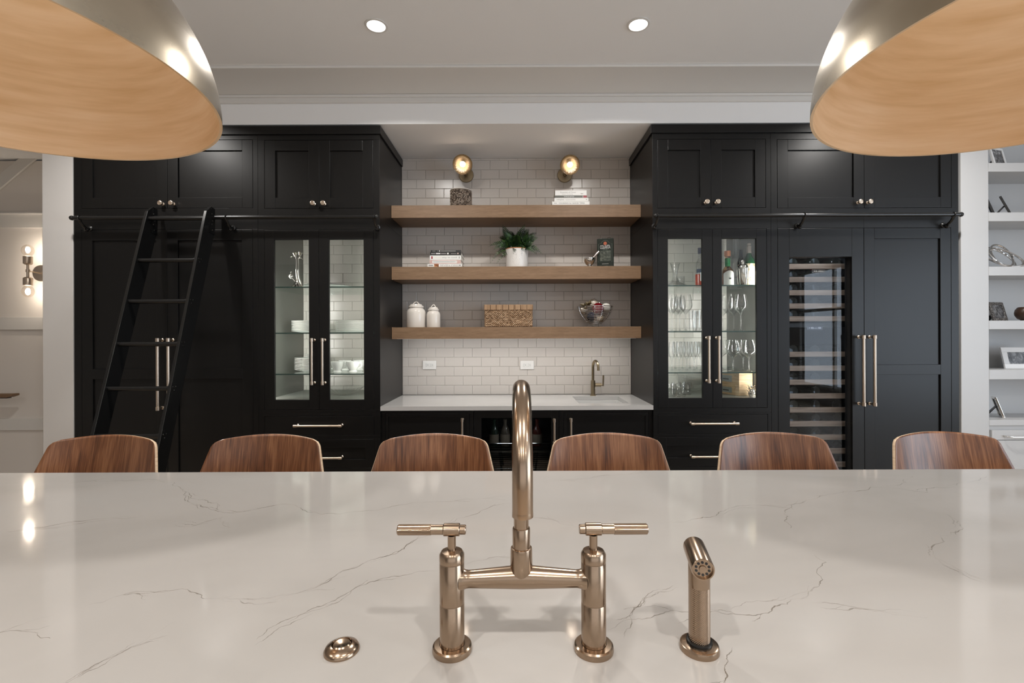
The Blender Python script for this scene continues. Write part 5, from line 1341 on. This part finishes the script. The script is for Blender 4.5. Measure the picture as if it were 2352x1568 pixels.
def frame(px, Y, shelf, w_, h_, bor, fm, lab, yaw, tilt, seed, mat_w=0, th=.014, stand=True):
    """leaning photo frame: local x width, z height; tilted back about its lower edge, turned by yaw"""
    t = thing('photo_frame', lab, 'photo frame', (PX(px, Y), Y, SB[shelf]+.0008), yaw, 'framed photos in the bookcase')
    R = Matrix.Rotation(-tilt, 4, 'X')
    def b(mb, name, m_, bevel=0): return mb.xf(R).build(name, m_, t, local=True, bevel=bevel, smooth=0)
    b(MB().box(-w_/2, w_/2, 0, th, 0, bor).box(-w_/2, w_/2, 0, th, h_-bor, h_).box(-w_/2, -w_/2+bor, 0, th, bor, h_-bor).box(w_/2-bor, w_/2, 0, th, bor, h_-bor), 'frame', fm, .002)
    if mat_w: b(MB().box(-w_/2+bor, w_/2-bor, .004, .006, bor, h_-bor), 'mount', M['bwhite'])
    b(MB().box(-w_/2+bor+mat_w, w_/2-bor-mat_w, .003 if mat_w else .004, .0065, bor+mat_w, h_-bor-mat_w), 'photograph', photo('photo_%d' % seed, seed))
    if stand:
        a = R @ Vector((0, th, h_*.55))
        MB().prism([(a.y, a.z), (a.y+.004, a.z), (a.y+h_*.42, .0005), (a.y+h_*.36, .0005)], -.02, .02, 'X').build('easel_back', M['bblack'], t, local=True, smooth=0)
wf = mat('white_frame', (.74,.74,.74), .3); bf = mat('black_frame', (.012,.012,.013), .3)
frame(2303, 3.43, 0, .150, .155, .018, wf, 'white framed photo under the right pendant', math.radians(18), .22, 1)
frame(2262, 3.55, 0, .08, .11, .012, bf, 'dark frame peeking from behind the pier beside the white framed photo', math.radians(38), .2, 9)
frame(2288, 3.45, 1, .15, .225, .024, bf, 'tall black photo frame cut off by the pier', math.radians(44), .30, 2)
frame(2327, 3.43, 1, .125, .15, .022, bf, 'small black photo frame on the second bookcase shelf', math.radians(40), .36, 3, .006)
frame(2301, 3.44, 3, .15, .142, .022, streak('ornate_frame', [(.02,.018,.018),(.10,.09,.085),(.45,.43,.41)], (160,160,160), .3, .3, bump=.6), 'ornate dark framed photo beside the wooden bowl', math.radians(16), .24, 4)
frame(2362, 3.44, 4, .30, .16, .036, wf, 'wide white framed photo on the fifth bookcase shelf', math.radians(-6), .26, 5)
frame(2304, 3.46, 5, .085, .155, .014, M['silver'], 'small silver photo frame on the bookcase ledge', math.radians(58), .30, 6, .004)
# metal loop sculpture
c = (PX(2308, 3.46), 3.46, SB[2])
t = thing('loop_sculpture', 'interlaced silver loop sculpture in the bookcase', 'sculpture', c)
for k, (rx_, ry_, rz_, dz_) in enumerate(((1.05, .25, .2, 0), (.62, -.75, .9, 0), (.8, .55, -.7, 0))):
    R = Matrix.Rotation(rz_, 4, 'Z') @ Matrix.Rotation(ry_, 4, 'Y') @ Matrix.Rotation(rx_, 4, 'X')
    pts = [R @ Vector((.125*math.cos(2*PI*j/40), .075*math.sin(2*PI*j/40), 0)) for j in range(40)]
    zmin = min(p.z for p in pts); cc = Vector(c)+Vector((0,.02,.0085-zmin))
    MB().tube([p+cc for p in pts], .0068, 8, True).build('loop', M['chrome'], t)
c = (PX(2354, 3.46), 3.46, SB[3]+.0006)
t = thing('wooden_bowl', 'round dark brown wooden bowl beside the ornate framed photo', 'bowl', c)
MB().lathe([(.022,.006),(.040,.016),(.053,.038),(.056,.056),(.052,.078),(.040,.096),(.034,.100),(.031,.097),(.044,.074),(.046,.05),(.03,.022),(0,.014)], c, 36).build('bowl', streak('dark_wood', [(.03,.014,.008),(.09,.045,.025)], (30,30,8), .35), t)
MB().lathe([(0,0),(.024,0),(.023,.0065),(0,.0065)], c, 24).build('bowl_base', M['bblack'], t)
